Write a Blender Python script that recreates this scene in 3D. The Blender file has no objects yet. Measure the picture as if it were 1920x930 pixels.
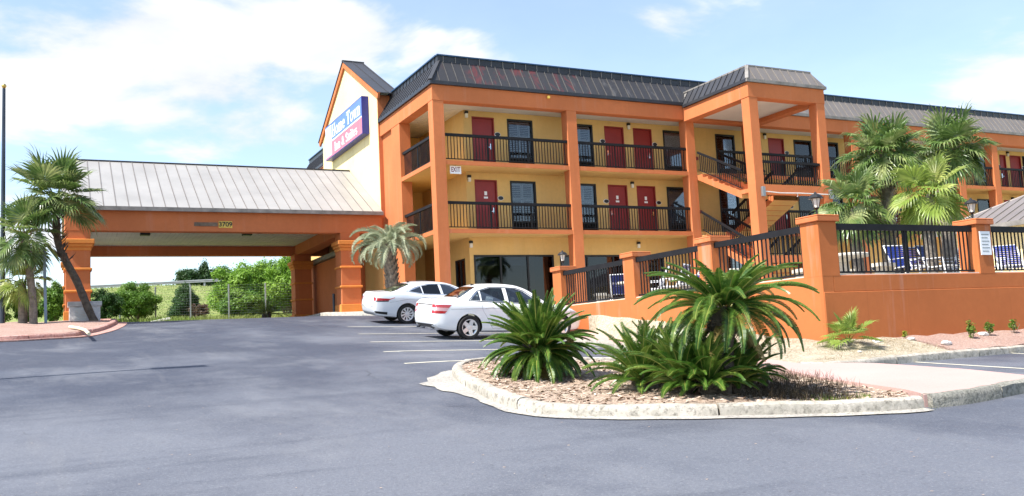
import bpy, bmesh, math, random
import numpy as np
from mathutils import Vector, Matrix
from mathutils.bvhtree import BVHTree

random.seed(7); rng = np.random.default_rng(7)
SC = bpy.context.scene; COL = SC.collection
EYE = 1.5
# ------------------------------------------------------------------ camera
YAW, PIT, ROL, FPX = math.radians(26.67529), math.radians(6.02937), math.radians(-2.9085), 1707.73
_f = np.array([math.sin(YAW)*math.cos(PIT), math.cos(YAW)*math.cos(PIT), math.sin(PIT)])
_r = np.array([math.cos(YAW), -math.sin(YAW), 0.0]); _u = np.cross(_r, _f)
_r2 = _r*math.cos(ROL)+_u*math.sin(ROL); _u2 = -_r*math.sin(ROL)+_u*math.cos(ROL)
cam = bpy.data.objects.new('camera', bpy.data.cameras.new('camera')); COL.objects.link(cam)
cam.matrix_world = Matrix(((_r2[0], _u2[0], -_f[0], 0), (_r2[1], _u2[1], -_f[1], 0), (_r2[2], _u2[2], -_f[2], EYE), (0, 0, 0, 1)))
cam.data.sensor_width = 36; cam.data.lens = FPX/1920*36; cam.data.clip_end = 3000; cam.data.clip_start = .05
SC.camera = cam
# ------------------------------------------------------------------ light
SUN_EL, SUN_AZ = math.radians(55), math.radians(9)      # sun stands over -X, turned a little towards -Y
sdir = Vector((math.cos(SUN_EL)*math.cos(SUN_AZ), math.cos(SUN_EL)*math.sin(SUN_AZ), -math.sin(SUN_EL)))
sun = bpy.data.objects.new('sun', bpy.data.lights.new('sun', 'SUN')); COL.objects.link(sun)
sun.data.energy = 4.0; sun.data.angle = math.radians(.53); sun.data.color = (1, .955, .88)
sun.rotation_euler = sdir.to_track_quat('-Z', 'Y').to_euler(); sun.location = (-20, -10, 40)
W = bpy.data.worlds.new('World'); SC.world = W; W.use_nodes = True
nt = W.node_tree; N = nt.nodes; L = nt.links; N.clear()
def wn(t, **k):
    n = N.new(t)
    for a, b in k.items(): setattr(n, a, b)
    return n
sky = wn('ShaderNodeTexSky', sky_type='NISHITA', sun_disc=False, sun_elevation=SUN_EL,
         sun_rotation=math.atan2(-sdir.x, -sdir.y), air_density=1.0, dust_density=.5, ozone_density=1.6, altitude=50)
tc = wn('ShaderNodeTexCoord')
sep = wn('ShaderNodeSeparateXYZ'); L.new(tc.outputs['Generated'], sep.inputs[0])
# clouds: the view direction laid on a flat layer high above
def wmath(op, a, b=None, clamp=False):
    n = wn('ShaderNodeMath', operation=op, use_clamp=clamp)
    for i, v in enumerate((a, b)):
        if v is None: continue
        if isinstance(v, (int, float)): n.inputs[i].default_value = v
        else: L.new(v, n.inputs[i])
    return n.outputs[0]
zz = wmath('ADD', wmath('MAXIMUM', sep.outputs[2], 0.0), 0.16)
cx = wmath('DIVIDE', sep.outputs[0], zz); cy = wmath('DIVIDE', sep.outputs[1], zz)
cmb = wn('ShaderNodeCombineXYZ'); L.new(cx, cmb.inputs[0]); L.new(cy, cmb.inputs[1]); cmb.inputs[2].default_value = 2.3
nz = wn('ShaderNodeTexNoise'); nz.inputs['Scale'].default_value = 1.9; nz.inputs['Detail'].default_value = 9; nz.inputs['Roughness'].default_value = .56; nz.inputs['Distortion'].default_value = .25
L.new(cmb.outputs[0], nz.inputs['Vector'])
big = wn('ShaderNodeTexNoise'); big.inputs['Scale'].default_value = .42; big.inputs['Detail'].default_value = 2
L.new(cmb.outputs[0], big.inputs['Vector'])
dens = wmath('ADD', nz.outputs[0], wmath('MULTIPLY', wmath('SUBTRACT', big.outputs[0], .5), .5))
# cloud banks that the photograph shows, as soft swellings of the same noise
def wdot(v):
    n = wn('ShaderNodeVectorMath', operation='DOT_PRODUCT'); L.new(tc.outputs['Generated'], n.inputs[0]); n.inputs[1].default_value = tuple(map(float, v)); return n.outputs['Value']
def bank(px, py, wpx, hpx, amt):
    d = _r2*((px-960)/FPX) - _u2*((py-465)/FPX) + _f; d = d/np.linalg.norm(d)
    e1 = np.cross(d, (0, 0, 1)); e1 /= np.linalg.norm(e1); e2 = np.cross(e1, d)
    x = wmath('DIVIDE', wdot(e1), wpx/FPX); y = wmath('DIVIDE', wdot(e2), hpx/FPX)
    r = wmath('ADD', wmath('MULTIPLY', x, x), wmath('MULTIPLY', y, y))
    return wmath('MULTIPLY', wmath('MULTIPLY', wmath('SUBTRACT', 1.0, r, True), wmath('GREATER_THAN', wdot(d), 0.0)), amt)
for b in ((150, 90, 300, 130, .24), (470, 80, 260, 120, .26), (650, 60, 180, 80, .20), (860, 95, 130, 55, .16), (450, 235, 210, 85, .22), (100, 190, 200, 70, .12), (1180, 60, 200, 70, .19), (1600, 50, 150, 80, .19), (1880, 160, 190, 150, .27), (250, 430, 500, 120, .12)):
    dens = wmath('ADD', dens, bank(*b))
ramp = wn('ShaderNodeMapRange', interpolation_type='SMOOTHSTEP'); L.new(dens, ramp.inputs[0])
ramp.inputs[1].default_value = .61; ramp.inputs[2].default_value = .77
thin = wn('ShaderNodeMapRange'); L.new(wmath('MAXIMUM', sep.outputs[2], 0.0), thin.inputs[0]); thin.inputs[1].default_value = 0; thin.inputs[2].default_value = .12
cov = wmath('ADD', .20, wmath('MULTIPLY', .80, wmath('MULTIPLY', ramp.outputs[0], thin.outputs[0])))
mixc = wn('ShaderNodeMixRGB'); L.new(cov, mixc.inputs[0]); L.new(sky.outputs[0], mixc.inputs[1]); cshade = wn('ShaderNodeMixRGB'); cs = wn('ShaderNodeMapRange'); L.new(nz.outputs[0], cs.inputs[0]); cs.inputs[1].default_value = .42; cs.inputs[2].default_value = .66; L.new(cs.outputs[0], cshade.inputs[0]); cshade.inputs[1].default_value = (3.05, 3.2, 3.45, 1); cshade.inputs[2].default_value = (4.0, 4.05, 4.15, 1); L.new(cshade.outputs[0], mixc.inputs[2])
bg = wn('ShaderNodeBackground'); bg.inputs[1].default_value = .115; L.new(mixc.outputs[0], bg.inputs[0])
out = wn('ShaderNodeOutputWorld'); L.new(bg.outputs[0], out.inputs[0])
SC.view_settings.view_transform = 'Standard'; SC.view_settings.look = 'None'; SC.view_settings.gamma = 1
SC.view_settings.exposure = 1.32
SC.render.engine = 'CYCLES'; SC.cycles.use_denoising = True; SC.cycles.max_bounces = 8; SC.cycles.transparent_max_bounces = 12

# ------------------------------------------------------------------ pixels of the photograph -> directions, points
def ray(x, y): return _r2*((x-960)/FPX) - _u2*((y-465)/FPX) + _f
def at0(p): return np.array([p[0], p[1], p[2]+EYE])
def onY(x, y, Y): d = ray(x, y); return at0(d*(Y/d[1]))
def onX(x, y, X): d = ray(x, y); return at0(d*(X/d[0]))
def onZ(x, y, Z): d = ray(x, y); return at0(d*((Z-EYE)/d[2]))
_gy = np.array([-90, -30, -10, 0, 5, 10, 15, 20, 25, 28, 31, 34, 37, 39, 42, 48, 52, 60, 75, 92, 106, 112, 150, 400.])
_gz = np.array([-2.6, -2.6, -2.1, -1.5, -1.138, -.753, -.344, .088, .544, .83, 1.1, 1.36, 1.55, 1.635, 1.66, 1.72, 2.12, 2.6, 4.2, 6.6, 8.3, 8.45, 8.4, 8.])+EYE
_ky = np.linspace(-90, 400, 4901); _kz = np.interp(_ky, _gy, _gz)
_kz = np.convolve(np.pad(_kz, 12, mode='edge'), np.ones(25)/25, mode='valid')
def G(x, y):
    """height of the ground"""
    z = np.interp(y, _ky, _kz)
    t = np.clip((np.asarray(y)-9)/6., 0, 1)*np.clip((34-np.asarray(y))/6., 0, 1)
    return z - .033*np.clip(np.asarray(x)-6.5, 0, 6)*t
def onG(x, y, off=0):
    d = ray(x, y); t = np.linspace(3, 80, 7701)
    P = d[None, :]*t[:, None]; k = np.argmax(P[:, 2]+EYE <= G(P[:, 0], P[:, 1])+off)
    return at0(P[k])

# ------------------------------------------------------------------ materials
def col4(c): return (c[0], c[1], c[2], 1)
MATS = {}
class NT:
    def __init__(s, name):
        s.m = bpy.data.materials.new(name); s.m.use_nodes = True; s.t = s.m.node_tree; s.n = s.t.nodes; s.l = s.t.links
        s.n.clear(); s.out = s.n.new('ShaderNodeOutputMaterial'); s.bs = s.n.new('ShaderNodeBsdfPrincipled'); s.l.new(s.bs.outputs[0], s.out.inputs[0])
        s.geo = s.n.new('ShaderNodeNewGeometry'); MATS[name] = s.m
    def pos(s, scale=(1, 1, 1)):
        mp = s.n.new('ShaderNodeMapping'); mp.inputs['Scale'].default_value = scale; s.l.new(s.geo.outputs['Position'], mp.inputs[0]); return mp.outputs[0]
    def noise(s, scale, detail=4, rough=.55, vec=None, dist=0):
        n = s.n.new('ShaderNodeTexNoise'); n.inputs['Scale'].default_value = scale; n.inputs['Detail'].default_value = detail
        n.inputs['Roughness'].default_value = rough; n.inputs['Distortion'].default_value = dist
        s.l.new(vec if vec is not None else s.geo.outputs['Position'], n.inputs['Vector']); return n.outputs[0]
    def rng(s, v, a, b, c=0, d=1):
        n = s.n.new('ShaderNodeMapRange'); s.l.new(v, n.inputs[0])
        for i, q in enumerate((a, b, c, d)): n.inputs[i+1].default_value = q
        return n.outputs[0]
    def mix(s, f, a, b, mode='MIX'):
        n = s.n.new('ShaderNodeMixRGB'); n.blend_type = mode
        for i, v in enumerate((f, a, b)):
            if isinstance(v, (int, float)): n.inputs[i].default_value = v
            elif isinstance(v, tuple): n.inputs[i].default_value = col4(v)
            else: s.l.new(v, n.inputs[i])
        return n.outputs[0]
    def math(s, op, a, b):
        n = s.n.new('ShaderNodeMath'); n.operation = op
        for i, v in enumerate((a, b)):
            if isinstance(v, (int, float)): n.inputs[i].default_value = v
            else: s.l.new(v, n.inputs[i])
        return n.outputs[0]
    def set(s, **k):
        for a, v in k.items():
            i = s.bs.inputs[{'color': 'Base Color', 'rough': 'Roughness', 'metal': 'Metallic', 'spec': 'Specular IOR Level', 'coat': 'Coat Weight', 'trans': 'Transmission Weight', 'alpha': 'Alpha', 'sub': 'Subsurface Weight'}[a]]
            if isinstance(v, tuple): i.default_value = col4(v)
            elif isinstance(v, (int, float)): i.default_value = v
            else: s.l.new(v, i)
    def bump(s, h, strength=.3, dist=.01):
        b = s.n.new('ShaderNodeBump'); b.inputs['Strength'].default_value = strength; b.inputs['Distance'].default_value = dist
        s.l.new(h, b.inputs['Height']); s.l.new(b.outputs[0], s.bs.inputs['Normal'])
def mul(c, k): return tuple(min(1, x*k) for x in c)
def plain(name, c, rough=.7, var=.18, scale=2.0, bump=0, bscale=60, bd=.004, metal=0, spec=.4, fine=.0, coat=0):
    t = NT(name); n1 = t.noise(scale, 5)
    k = t.mix(t.rng(n1, .3, .7), mul(c, 1-var), mul(c, 1+var))
    if fine: k = t.mix(fine, k, t.mix(t.rng(t.noise(bscale, 2), .35, .65), mul(c, .55), mul(c, 1.35)))
    t.set(color=k, rough=rough, metal=metal, spec=spec, coat=coat)
    if bump: t.bump(t.noise(bscale, 3), bump, bd)
    return t.m
def stucco(name, c, streak=.0):
    t = NT(name)
    k = t.mix(t.rng(t.noise(.55, 4), .3, .7), mul(c, .88), mul(c, 1.08))
    k = t.mix(t.rng(t.noise(6, 6, .65), .35, .7, 0, .35), k, mul(c, .8))
    st = t.rng(t.noise(1.0, 5, .6, t.pos((2.6, 2.6, .22))), .56, .72, 0, .16+streak)
    k = t.mix(st, k, tuple(min(1, x*.7+.22) for x in c))
    dk = t.rng(t.noise(1.0, 4, .6, t.pos((3.2, 3.2, .16))), .58, .75, 0, .22+streak*.6)
    k = t.mix(dk, k, mul(c, .55))
    t.set(color=k, rough=.9, spec=.2)
    t.bump(t.math('ADD', t.noise(95, 2), t.math('MULTIPLY', t.noise(11, 3), .8)), .45, .006)
    return t.m
ORANGE = (.54, .172, .066)
stucco('orange', ORANGE); stucco('orange_wall', (.49, .152, .050), .36); stucco('mustard', (.69, .45, .17)); stucco('cream', (.84, .69, .38))
stucco('trim', (.68, .25, .06)); plain('coping', (.62, .56, .48), .85, .15, 3, .3, 40)
plain('rail', (.010, .010, .012), .65, .3, 3, spec=.22); plain('frame_black', (.012, .012, .013), .45)
plain('door_red', (.25, .017, .016), .42, .12, 1.5, spec=.45); plain('door_frame', (.24, .025, .02), .5)
plain('soffit_white', (.62, .59, .54), .75, .08, 1); plain('white_paint', (.75, .75, .73), .5, .06)
plain('lamp_glass', (.72, .70, .62), .3, .05); plain('steel', (.55, .56, .57), .32, .1, metal=.9); plain('conduit', (.6, .6, .58), .5, .1)
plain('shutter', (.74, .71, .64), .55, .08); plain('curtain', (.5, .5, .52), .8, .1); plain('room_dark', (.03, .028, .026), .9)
plain('plaque', (.012, .012, .014), .35); plain('flash', (.30, .29, .28), .5, .2, 4, metal=.3)
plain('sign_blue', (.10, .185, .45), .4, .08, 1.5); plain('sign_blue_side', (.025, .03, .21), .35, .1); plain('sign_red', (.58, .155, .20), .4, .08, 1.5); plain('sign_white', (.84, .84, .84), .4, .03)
plain('emblem_blue', (.50, .58, .70), .4); plain('yellow_tile', (.75, .52, .09), .5); plain('exit_red', (.22, .04, .05), .5); plain('old_bar', (.16, .11, .07), .6, .4, 6)
plain('weathered_wood', (.60, .58, .57), .9, .25, 4, .4, 30); plain('louver', (.62, .62, .62), .6, .1)
plain('pole_dark', (.05, .06, .08), .35, .2, metal=.5); plain('pole_blue', (.16, .22, .28), .45, .2); plain('gold', (.6, .42, .12), .3, metal=.9)
plain('pvc', (.72, .62, .42), .6, .15); plain('rock', (.62, .60, .57), .9, .2, 6, .5, 20, .02)
plain('galv', (.28, .30, .31), .5, .15, metal=.7); plain('guard', (.26, .27, .28), .5, .15, metal=.5)
plain('plastic_white', (.8, .8, .8), .4, .03); plain('strap_blue', (.010, .028, .20), .5, .1); plain('towel', (.72, .74, .78), .9, .05)
plain('concrete_table', (.56, .52, .45), .9, .15, 5, .3, 50)
def metal_roof(name, c, worn=0):
    t = NT(name)
    k = t.mix(t.rng(t.noise(.7, 4), .3, .7), mul(c, .9), mul(c, 1.1))
    k = t.mix(t.rng(t.noise(1, 5, .7, t.pos((5, 5, 1.2))), .55, .75, 0, .2), k, tuple(min(1, x*1.2+.02) for x in c))
    if worn:
        sx = t.n.new('ShaderNodeSeparateXYZ'); t.l.new(t.geo.outputs['Position'], sx.inputs[0])
        m = t.rng(t.noise(1.0, 5, .62, t.pos((1.7, 1.2, .55)), .6), .54, .64)
        w = t.math('MULTIPLY', m, t.math('MULTIPLY', t.rng(sx.outputs[0], 13.6, 15.2), t.rng(sx.outputs[0], 21.2, 19.6)))
        k = t.mix(t.math('MULTIPLY', w, .75), k, (.155, .035, .035))
        w2 = t.math('MULTIPLY', t.rng(t.noise(1.0, 5, .6, t.pos((2.5, 1, .8))), .56, .66), t.rng(sx.outputs[0], 19, 21))
        k = t.mix(t.math('MULTIPLY', w2, .35), k, (.2, .19, .18))
    t.set(color=k, rough=.46, spec=.45, metal=.15); t.bump(t.noise(3, 2), .12, .02); return t.m
metal_roof('roof_dark', (.040, .039, .042), 1); metal_roof('roof_side', (.045, .045, .05)); metal_roof('roof_grey', (.17, .150, .138)); metal_roof('roof_tan', (.325, .312, .295)); metal_roof('roof_pool', (.19, .165, .155))
plain('seam_light', (.085, .08, .078), .5); plain('seam_dark', (.19, .17, .155), .6); plain('fascia_dark', (.028, .03, .036), .4, .2, 2); plain('fascia_blue', (.02, .06, .13), .35, .2); plain('fascia_grey', (.20, .185, .17), .55, .3, 3)
# asphalt
t = NT('asphalt')
sp = t.n.new('ShaderNodeSeparateXYZ'); t.l.new(t.geo.outputs['Position'], sp.inputs[0])
wear = t.math('ADD', t.noise(.17, 6, .66, t.pos((1, .8, 1)), .2), t.rng(sp.outputs[1], 3, 24, .13, -.09))
k = t.mix(t.rng(wear, .40, .62), (.036, .042, .064), (.118, .126, .150))
k = t.mix(t.rng(t.noise(.55, 6, .7, t.pos((1, .5, 1)), .15), .52, .74, 0, .55), k, (.185, .190, .205))
k = t.mix(t.rng(t.noise(.8, 5, .62, t.pos((.3, 1.7, 1)), .15), .54, .72, 0, .5), k, (.034, .040, .060))
k = t.mix(t.rng(t.noise(1.1, 5, .6, t.pos((2.2, .16, 1))), .60, .76, 0, .3), k, (.17, .17, .175))
k = t.mix(t.rng(t.noise(42, 4, .75), .52, .74, 0, .6), k, (.28, .285, .30))
k = t.mix(t.rng(t.noise(30, 3, .75), .3, .46, .4, 0), k, (.026, .028, .036))
k = t.mix(t.rng(t.noise(7, 6, .8), .70, .76, 0, .8), k, (.38, .38, .38))
vo = t.n.new('ShaderNodeTexVoronoi'); vo.feature = 'DISTANCE_TO_EDGE'; vo.inputs['Scale'].default_value = .16
wv = t.n.new('ShaderNodeMixRGB'); wv.blend_type = 'ADD'; wv.inputs[0].default_value = .9; t.l.new(t.geo.outputs['Position'], wv.inputs[1])
nn = t.n.new('ShaderNodeTexNoise'); nn.inputs['Scale'].default_value = .9; nn.inputs['Detail'].default_value = 6; t.l.new(t.geo.outputs['Position'], nn.inputs['Vector']); t.l.new(nn.outputs[1], wv.inputs[2])
t.l.new(wv.outputs[0], vo.inputs['Vector'])
crack = t.math('MULTIPLY', t.rng(vo.outputs[0], .0, .0026, 1, 0), t.rng(t.noise(.23, 2), .55, .60))
k = t.mix(crack, k, (.012, .012, .013))
oil = t.math('MULTIPLY', t.rng(t.noise(.9, 4, .6), .62, .72), t.math('MULTIPLY', t.rng(sp.outputs[0], 6.5, 8), t.rng(sp.outputs[1], 15, 17)))
k = t.mix(t.math('MULTIPLY', oil, .55), k, (.02, .02, .022))
t.set(color=k, rough=t.rng(t.noise(.5, 4), .3, .7, .55, .78), spec=.42)
t.bump(t.math('ADD', t.noise(140, 2), t.math('MULTIPLY', t.noise(26, 3), .7)), .8, .008)
def rubble(name, c1, c2, c3, sc=18, bs=1.0):
    t = NT(name)
    k = t.mix(t.rng(t.noise(1.1, 5), .35, .65), c1, c2)
    k = t.mix(t.rng(t.noise(sc, 5, .75), .42, .66, 0, .9), k, c3)
    k = t.mix(t.rng(t.noise(sc*2.3, 3, .7), .32, .5, .75, 0), k, mul(c1, .35))
    t.set(color=k, rough=.95, spec=.1); t.bump(t.noise(sc, 5, .75), bs, .05); return t.m
rubble('mulch', (.38, .27, .20), (.48, .36, .27), (.62, .50, .40)); rubble('straw', (.32, .26, .18), (.44, .38, .28), (.56, .50, .40), 12); rubble('red_mulch', (.34, .20, .16), (.42, .28, .23), (.52, .40, .34))
rubble('kerb', (.36, .33, .28), (.50, .46, .40), (.27, .25, .21), 7, .3); rubble('kerb_red', (.34, .17, .14), (.46, .27, .23), (.50, .34, .30), 9, .3); rubble('gutter', (.34, .32, .29), (.46, .43, .38), (.28, .26, .24), 12, .3)
plain('walk', (.46, .30, .268), .9, .07, .7, .25, 45, .004, fine=.12); rubble('slab_concrete', (.50, .46, .40), (.58, .54, .48), (.44, .41, .36), 6, .2); rubble('kerb_dark', (.26, .25, .22), (.38, .36, .31), (.18, .18, .15), 9)
rubble('grass_ground', (.13, .19, .045), (.20, .25, .07), (.30, .29, .13), .8)
plain('stripe', (.62, .58, .46), .7, .2, 6, fine=.3)
MATS['bark_chip'] = rubble('bark_chip', (.40, .27, .20), (.55, .42, .32), (.7, .6, .5), 7)
def leafmat(name, c1, c2, c3, sc=9, gloss=.45, spec=.3, trans=.35):
    t = NT(name); n = t.noise(sc, 2, .6); k = t.mix(t.rng(n, .3, .7), c1, c2)
    k = t.mix(t.rng(t.noise(sc*.35, 3), .5, .72, 0, .8), k, c3)
    t.set(color=k, rough=gloss, spec=spec)
    tr = t.n.new('ShaderNodeBsdfTranslucent'); t.l.new(t.mix(.5, k, (.35, .5, .05), 'MULTIPLY') if 0 else k, tr.inputs[0])
    mx = t.n.new('ShaderNodeMixShader'); mx.inputs[0].default_value = trans; t.l.new(t.bs.outputs[0], mx.inputs[1]); t.l.new(tr.outputs[0], mx.inputs[2]); t.l.new(mx.outputs[0], t.out.inputs[0])
    return t.m
leafmat('sago', (.024, .080, .012), (.10, .19, .025), (.26, .33, .06), 11, .36, .5, .3); plain('rachis', (.30, .30, .07), .5); leafmat('sago_old', (.22, .17, .06), (.36, .26, .09), (.3, .25, .1), 6)
leafmat('sabal', (.060, .12, .026), (.155, .23, .06), (.42, .44, .19), 5, .34, .5, .32); leafmat('sabal_light', (.18, .27, .045), (.28, .36, .075), (.50, .50, .18), 3.5, .4, .4, .35); leafmat('pindo', (.24, .29, .18), (.40, .43, .29), (.60, .60, .42), 4, .5, .3)
leafmat('leaf_bright', (.13, .26, .025), (.22, .38, .045), (.34, .48, .08), 1.3); leafmat('leaf_mid', (.075, .17, .022), (.14, .26, .035), (.24, .36, .06), 1.6); leafmat('leaf_dark', (.022, .065, .014), (.045, .11, .022), (.085, .16, .03), 1.6); leafmat('leaf_red', (.09, .055, .04), (.15, .085, .06), (.12, .12, .05), 2); leafmat('leaf_pine', (.025, .065, .02), (.055, .11, .03), (.08, .13, .04), .8)
leafmat('dry_grass', (.34, .28, .17), (.46, .39, .26), (.26, .20, .12), 8, .8); leafmat('wild_grass', (.12, .19, .035), (.21, .26, .07), (.34, .32, .14), .5, .8); leafmat('dark_weed', (.055, .042, .028), (.11, .08, .05), (.17, .13, .07), 8, .8); leafmat('weed', (.10, .18, .025), (.2, .28, .05), (.4, .38, .05), 8)
plain('trunk_grey', (.20, .17, .14), .95, .35, 9, 1, 28, .03); plain('trunk_brown', (.10, .08, .062), .95, .4, 8, 1, 30, .03); plain('boot_dark', (.13, .10, .08), .9, .4, 9, .8, 30, .02); plain('boot', (.26, .21, .16), .9, .4, 9, .8, 30, .02); plain('stem', (.18, .15, .11), .9, .3, 5)
def glass(name, tint, fac, rough=.02):
    t = NT(name); t.n.remove(t.bs)
    tr = t.n.new('ShaderNodeBsdfTransparent'); tr.inputs[0].default_value = col4(tint)
    gl = t.n.new('ShaderNodeBsdfGlossy'); gl.inputs['Roughness'].default_value = rough; gl.inputs[0].default_value = (1, 1, 1, 1)
    fr = t.n.new('ShaderNodeFresnel'); fr.inputs[0].default_value = 1.5
    f = t.math('MULTIPLY', fr.outputs[0], fac)
    mx = t.n.new('ShaderNodeMixShader'); t.l.new(f, mx.inputs[0]); t.l.new(tr.outputs[0], mx.inputs[1]); t.l.new(gl.outputs[0], mx.inputs[2]); t.l.new(mx.outputs[0], t.out.inputs[0])
glass('pane', (.62, .66, .70), 1.4); glass('lobby_pane', (.30, .34, .40), 1.15); glass('car_glass', (.46, .52, .52), .9); glass('car_glass_dark', (.05, .055, .06), 1.5); glass('lantern_glass', (.8, .82, .85), 2)
plain('car_white', (.80, .81, .82), .22, .01, 1, spec=.5, coat=.6); plain('car_silver', (.66, .68, .71), .24, .015, 1, spec=.5, coat=.6, metal=.12)
plain('tyre', (.014, .014, .015), .75, .2); plain('rim', (.78, .79, .8), .3, .05, metal=.6); plain('black_trim', (.01, .01, .011), .35); plain('cabin', (.10, .095, .09), .8); plain('seat_cloth', (.38, .35, .31), .8)
plain('lamp_red', (.42, .012, .018), .12, .1, spec=.7, coat=.8); plain('lamp_white', (.66, .40, .42), .15, .05, spec=.7, coat=.6); plain('lamp_amber', (.7, .22, .02), .2); plain('chrome', (.75, .76, .78), .1, .02, metal=1); plain('headlight', (.45, .48, .5), .08, .1, spec=.8, coat=1); plain('plate', (.7, .7, .68), .4)

# ------------------------------------------------------------------ mesh helpers
class MB:
    def __init__(s): s.v = []; s.f = []; s.mi = []; s.cur = 0
    def add(s, vs, fs):
        o = len(s.v); s.v += [tuple(map(float, p)) for p in vs]
        for f in fs: s.f.append(tuple(i+o for i in f)); s.mi.append(s.cur)
        return s
    def box(s, x0, x1, y0, y1, z0, z1):
        return s.add([(x0, y0, z0), (x1, y0, z0), (x1, y1, z0), (x0, y1, z0), (x0, y0, z1), (x1, y0, z1), (x1, y1, z1), (x0, y1, z1)],
                     [(3, 2, 1, 0), (4, 5, 6, 7), (0, 1, 5, 4), (1, 2, 6, 5), (2, 3, 7, 6), (3, 0, 4, 7)])
    def obox(s, c, a, b, d):
        c, a, b, d = map(lambda q: np.array(q, float), (c, a, b, d)); vs = [c+i*a+j*b+k*d for k in (-1, 1) for i, j in ((-1, -1), (1, -1), (1, 1), (-1, 1))]
        return s.add(vs, [(3, 2, 1, 0), (4, 5, 6, 7), (0, 1, 5, 4), (1, 2, 6, 5), (2, 3, 7, 6), (3, 0, 4, 7)])
    def prism(s, poly, e):
        n = len(poly); e = np.array(e, float); p = [np.array(q, float) for q in poly]
        return s.add(p+[q+e for q in p], [tuple(range(n-1, -1, -1)), tuple(range(n, 2*n))]+[(i, (i+1) % n, n+(i+1) % n, n+i) for i in range(n)])
    def tube(s, pts, rad, n=8, cap=True):
        pts = [np.array(p, float) for p in pts]; rad = [rad]*len(pts) if isinstance(rad, (int, float)) else rad; vs = []; up = None
        for i, p in enumerate(pts):
            d = pts[min(i+1, len(pts)-1)]-pts[max(i-1, 0)]; d = d/(np.linalg.norm(d)+1e-9)
            if up is None: a = np.cross(d, (0, 0, 1) if abs(d[2]) < .9 else (1, 0, 0))
            else: a = up-d*np.dot(up, d)
            a = a/(np.linalg.norm(a)+1e-9); up = a; b = np.cross(d, a)
            vs += [p+rad[i]*(a*math.cos(2*math.pi*k/n)+b*math.sin(2*math.pi*k/n)) for k in range(n)]
        fs = [(i*n+k, i*n+(k+1) % n, (i+1)*n+(k+1) % n, (i+1)*n+k) for i in range(len(pts)-1) for k in range(n)]
        if cap: fs += [tuple(range(n-1, -1, -1)), tuple(range((len(pts)-1)*n, len(pts)*n))]
        return s.add(vs, fs)
    def lathe(s, prof, c=(0, 0, 0), n=16, axis='z', cap=True):
        vs = []
        for r, h in prof:
            for k in range(n):
                a = 2*math.pi*k/n; q = (r*math.cos(a), r*math.sin(a), h) if axis == 'z' else (r*math.cos(a), h, r*math.sin(a))
                vs.append((c[0]+q[0], c[1]+q[1], c[2]+q[2]))
        m = len(prof); fs = [(i*n+k, i*n+(k+1) % n, (i+1)*n+(k+1) % n, (i+1)*n+k) for i in range(m-1) for k in range(n)]
        if cap: fs += [tuple(range(n-1, -1, -1)), tuple(range((m-1)*n, m*n))]
        return s.add(vs, fs)
    def mesh(s, name, mats, base=(0, 0, 0), smooth=None, bevel=0):
        me = bpy.data.meshes.new(name); v = np.array(s.v, float).reshape(-1, 3)-np.array(base, float)
        me.from_pydata(v.tolist(), [], s.f)
        for m in (mats if isinstance(mats, (list, tuple)) else [mats]): me.materials.append(MATS[m])
        if any(s.mi): me.polygons.foreach_set('material_index', s.mi)
        bm = bmesh.new(); bm.from_mesh(me)
        if bevel: bmesh.ops.bevel(bm, geom=[e for e in bm.edges], offset=bevel, segments=1, profile=.7, affect='EDGES')
        bmesh.ops.recalc_face_normals(bm, faces=bm.faces); bm.to_mesh(me); bm.free()
        if smooth is not None:
            me.polygons.foreach_set('use_smooth', [True]*len(me.polygons)); me.set_sharp_from_angle(angle=math.radians(smooth))
        return me
    def build(s, name, mats, parent=None, **k):
        return place(name, s.mesh(name, mats, root_of(parent), **k), parent)
def root_of(p):
    if p is None: return (0, 0, 0)
    while p.parent: p = p.parent
    return tuple(p.location)
def place(name, me, parent=None, loc=(0, 0, 0), rot=(0, 0, 0), scale=(1, 1, 1)):
    o = bpy.data.objects.new(name, me); COL.objects.link(o); o.parent = parent; o.location = loc; o.rotation_euler = rot; o.scale = scale; return o
def inst(name, me, parent, wloc, rot=(0, 0, 0), scale=(1, 1, 1)):
    b = root_of(parent); return place(name, me, parent, (wloc[0]-b[0], wloc[1]-b[1], wloc[2]-b[2]), rot, scale)
def thing(name, label, cat, loc=(0, 0, 0), group=None):
    o = bpy.data.objects.new(name, None); COL.objects.link(o); o.location = tuple(map(float, loc)); o.empty_display_size = .2
    return tag(o, label, cat, group)
def tag(o, label=None, cat=None, group=None, kind=None):
    for k, v in (('label', label), ('category', cat), ('group', group), ('kind', kind)):
        if v: o[k] = v
    return o
def struct(name, mb, m, **k): return tag(mb.build(name, m, None, **k), kind='structure')
def sheet(name, x0, x1, y0, y1, nx, ny, zf, m):
    xs = np.linspace(x0, x1, nx); ys = np.linspace(y0, y1, ny); mb = MB()
    X, Y = np.meshgrid(xs, ys); Z = zf(X, Y)
    mb.add(np.stack([X.ravel(), Y.ravel(), Z.ravel()], 1), [(j*nx+i, j*nx+i+1, (j+1)*nx+i+1, (j+1)*nx+i) for j in range(ny-1) for i in range(nx-1)])
    return struct(name, mb, m, smooth=60)
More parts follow.
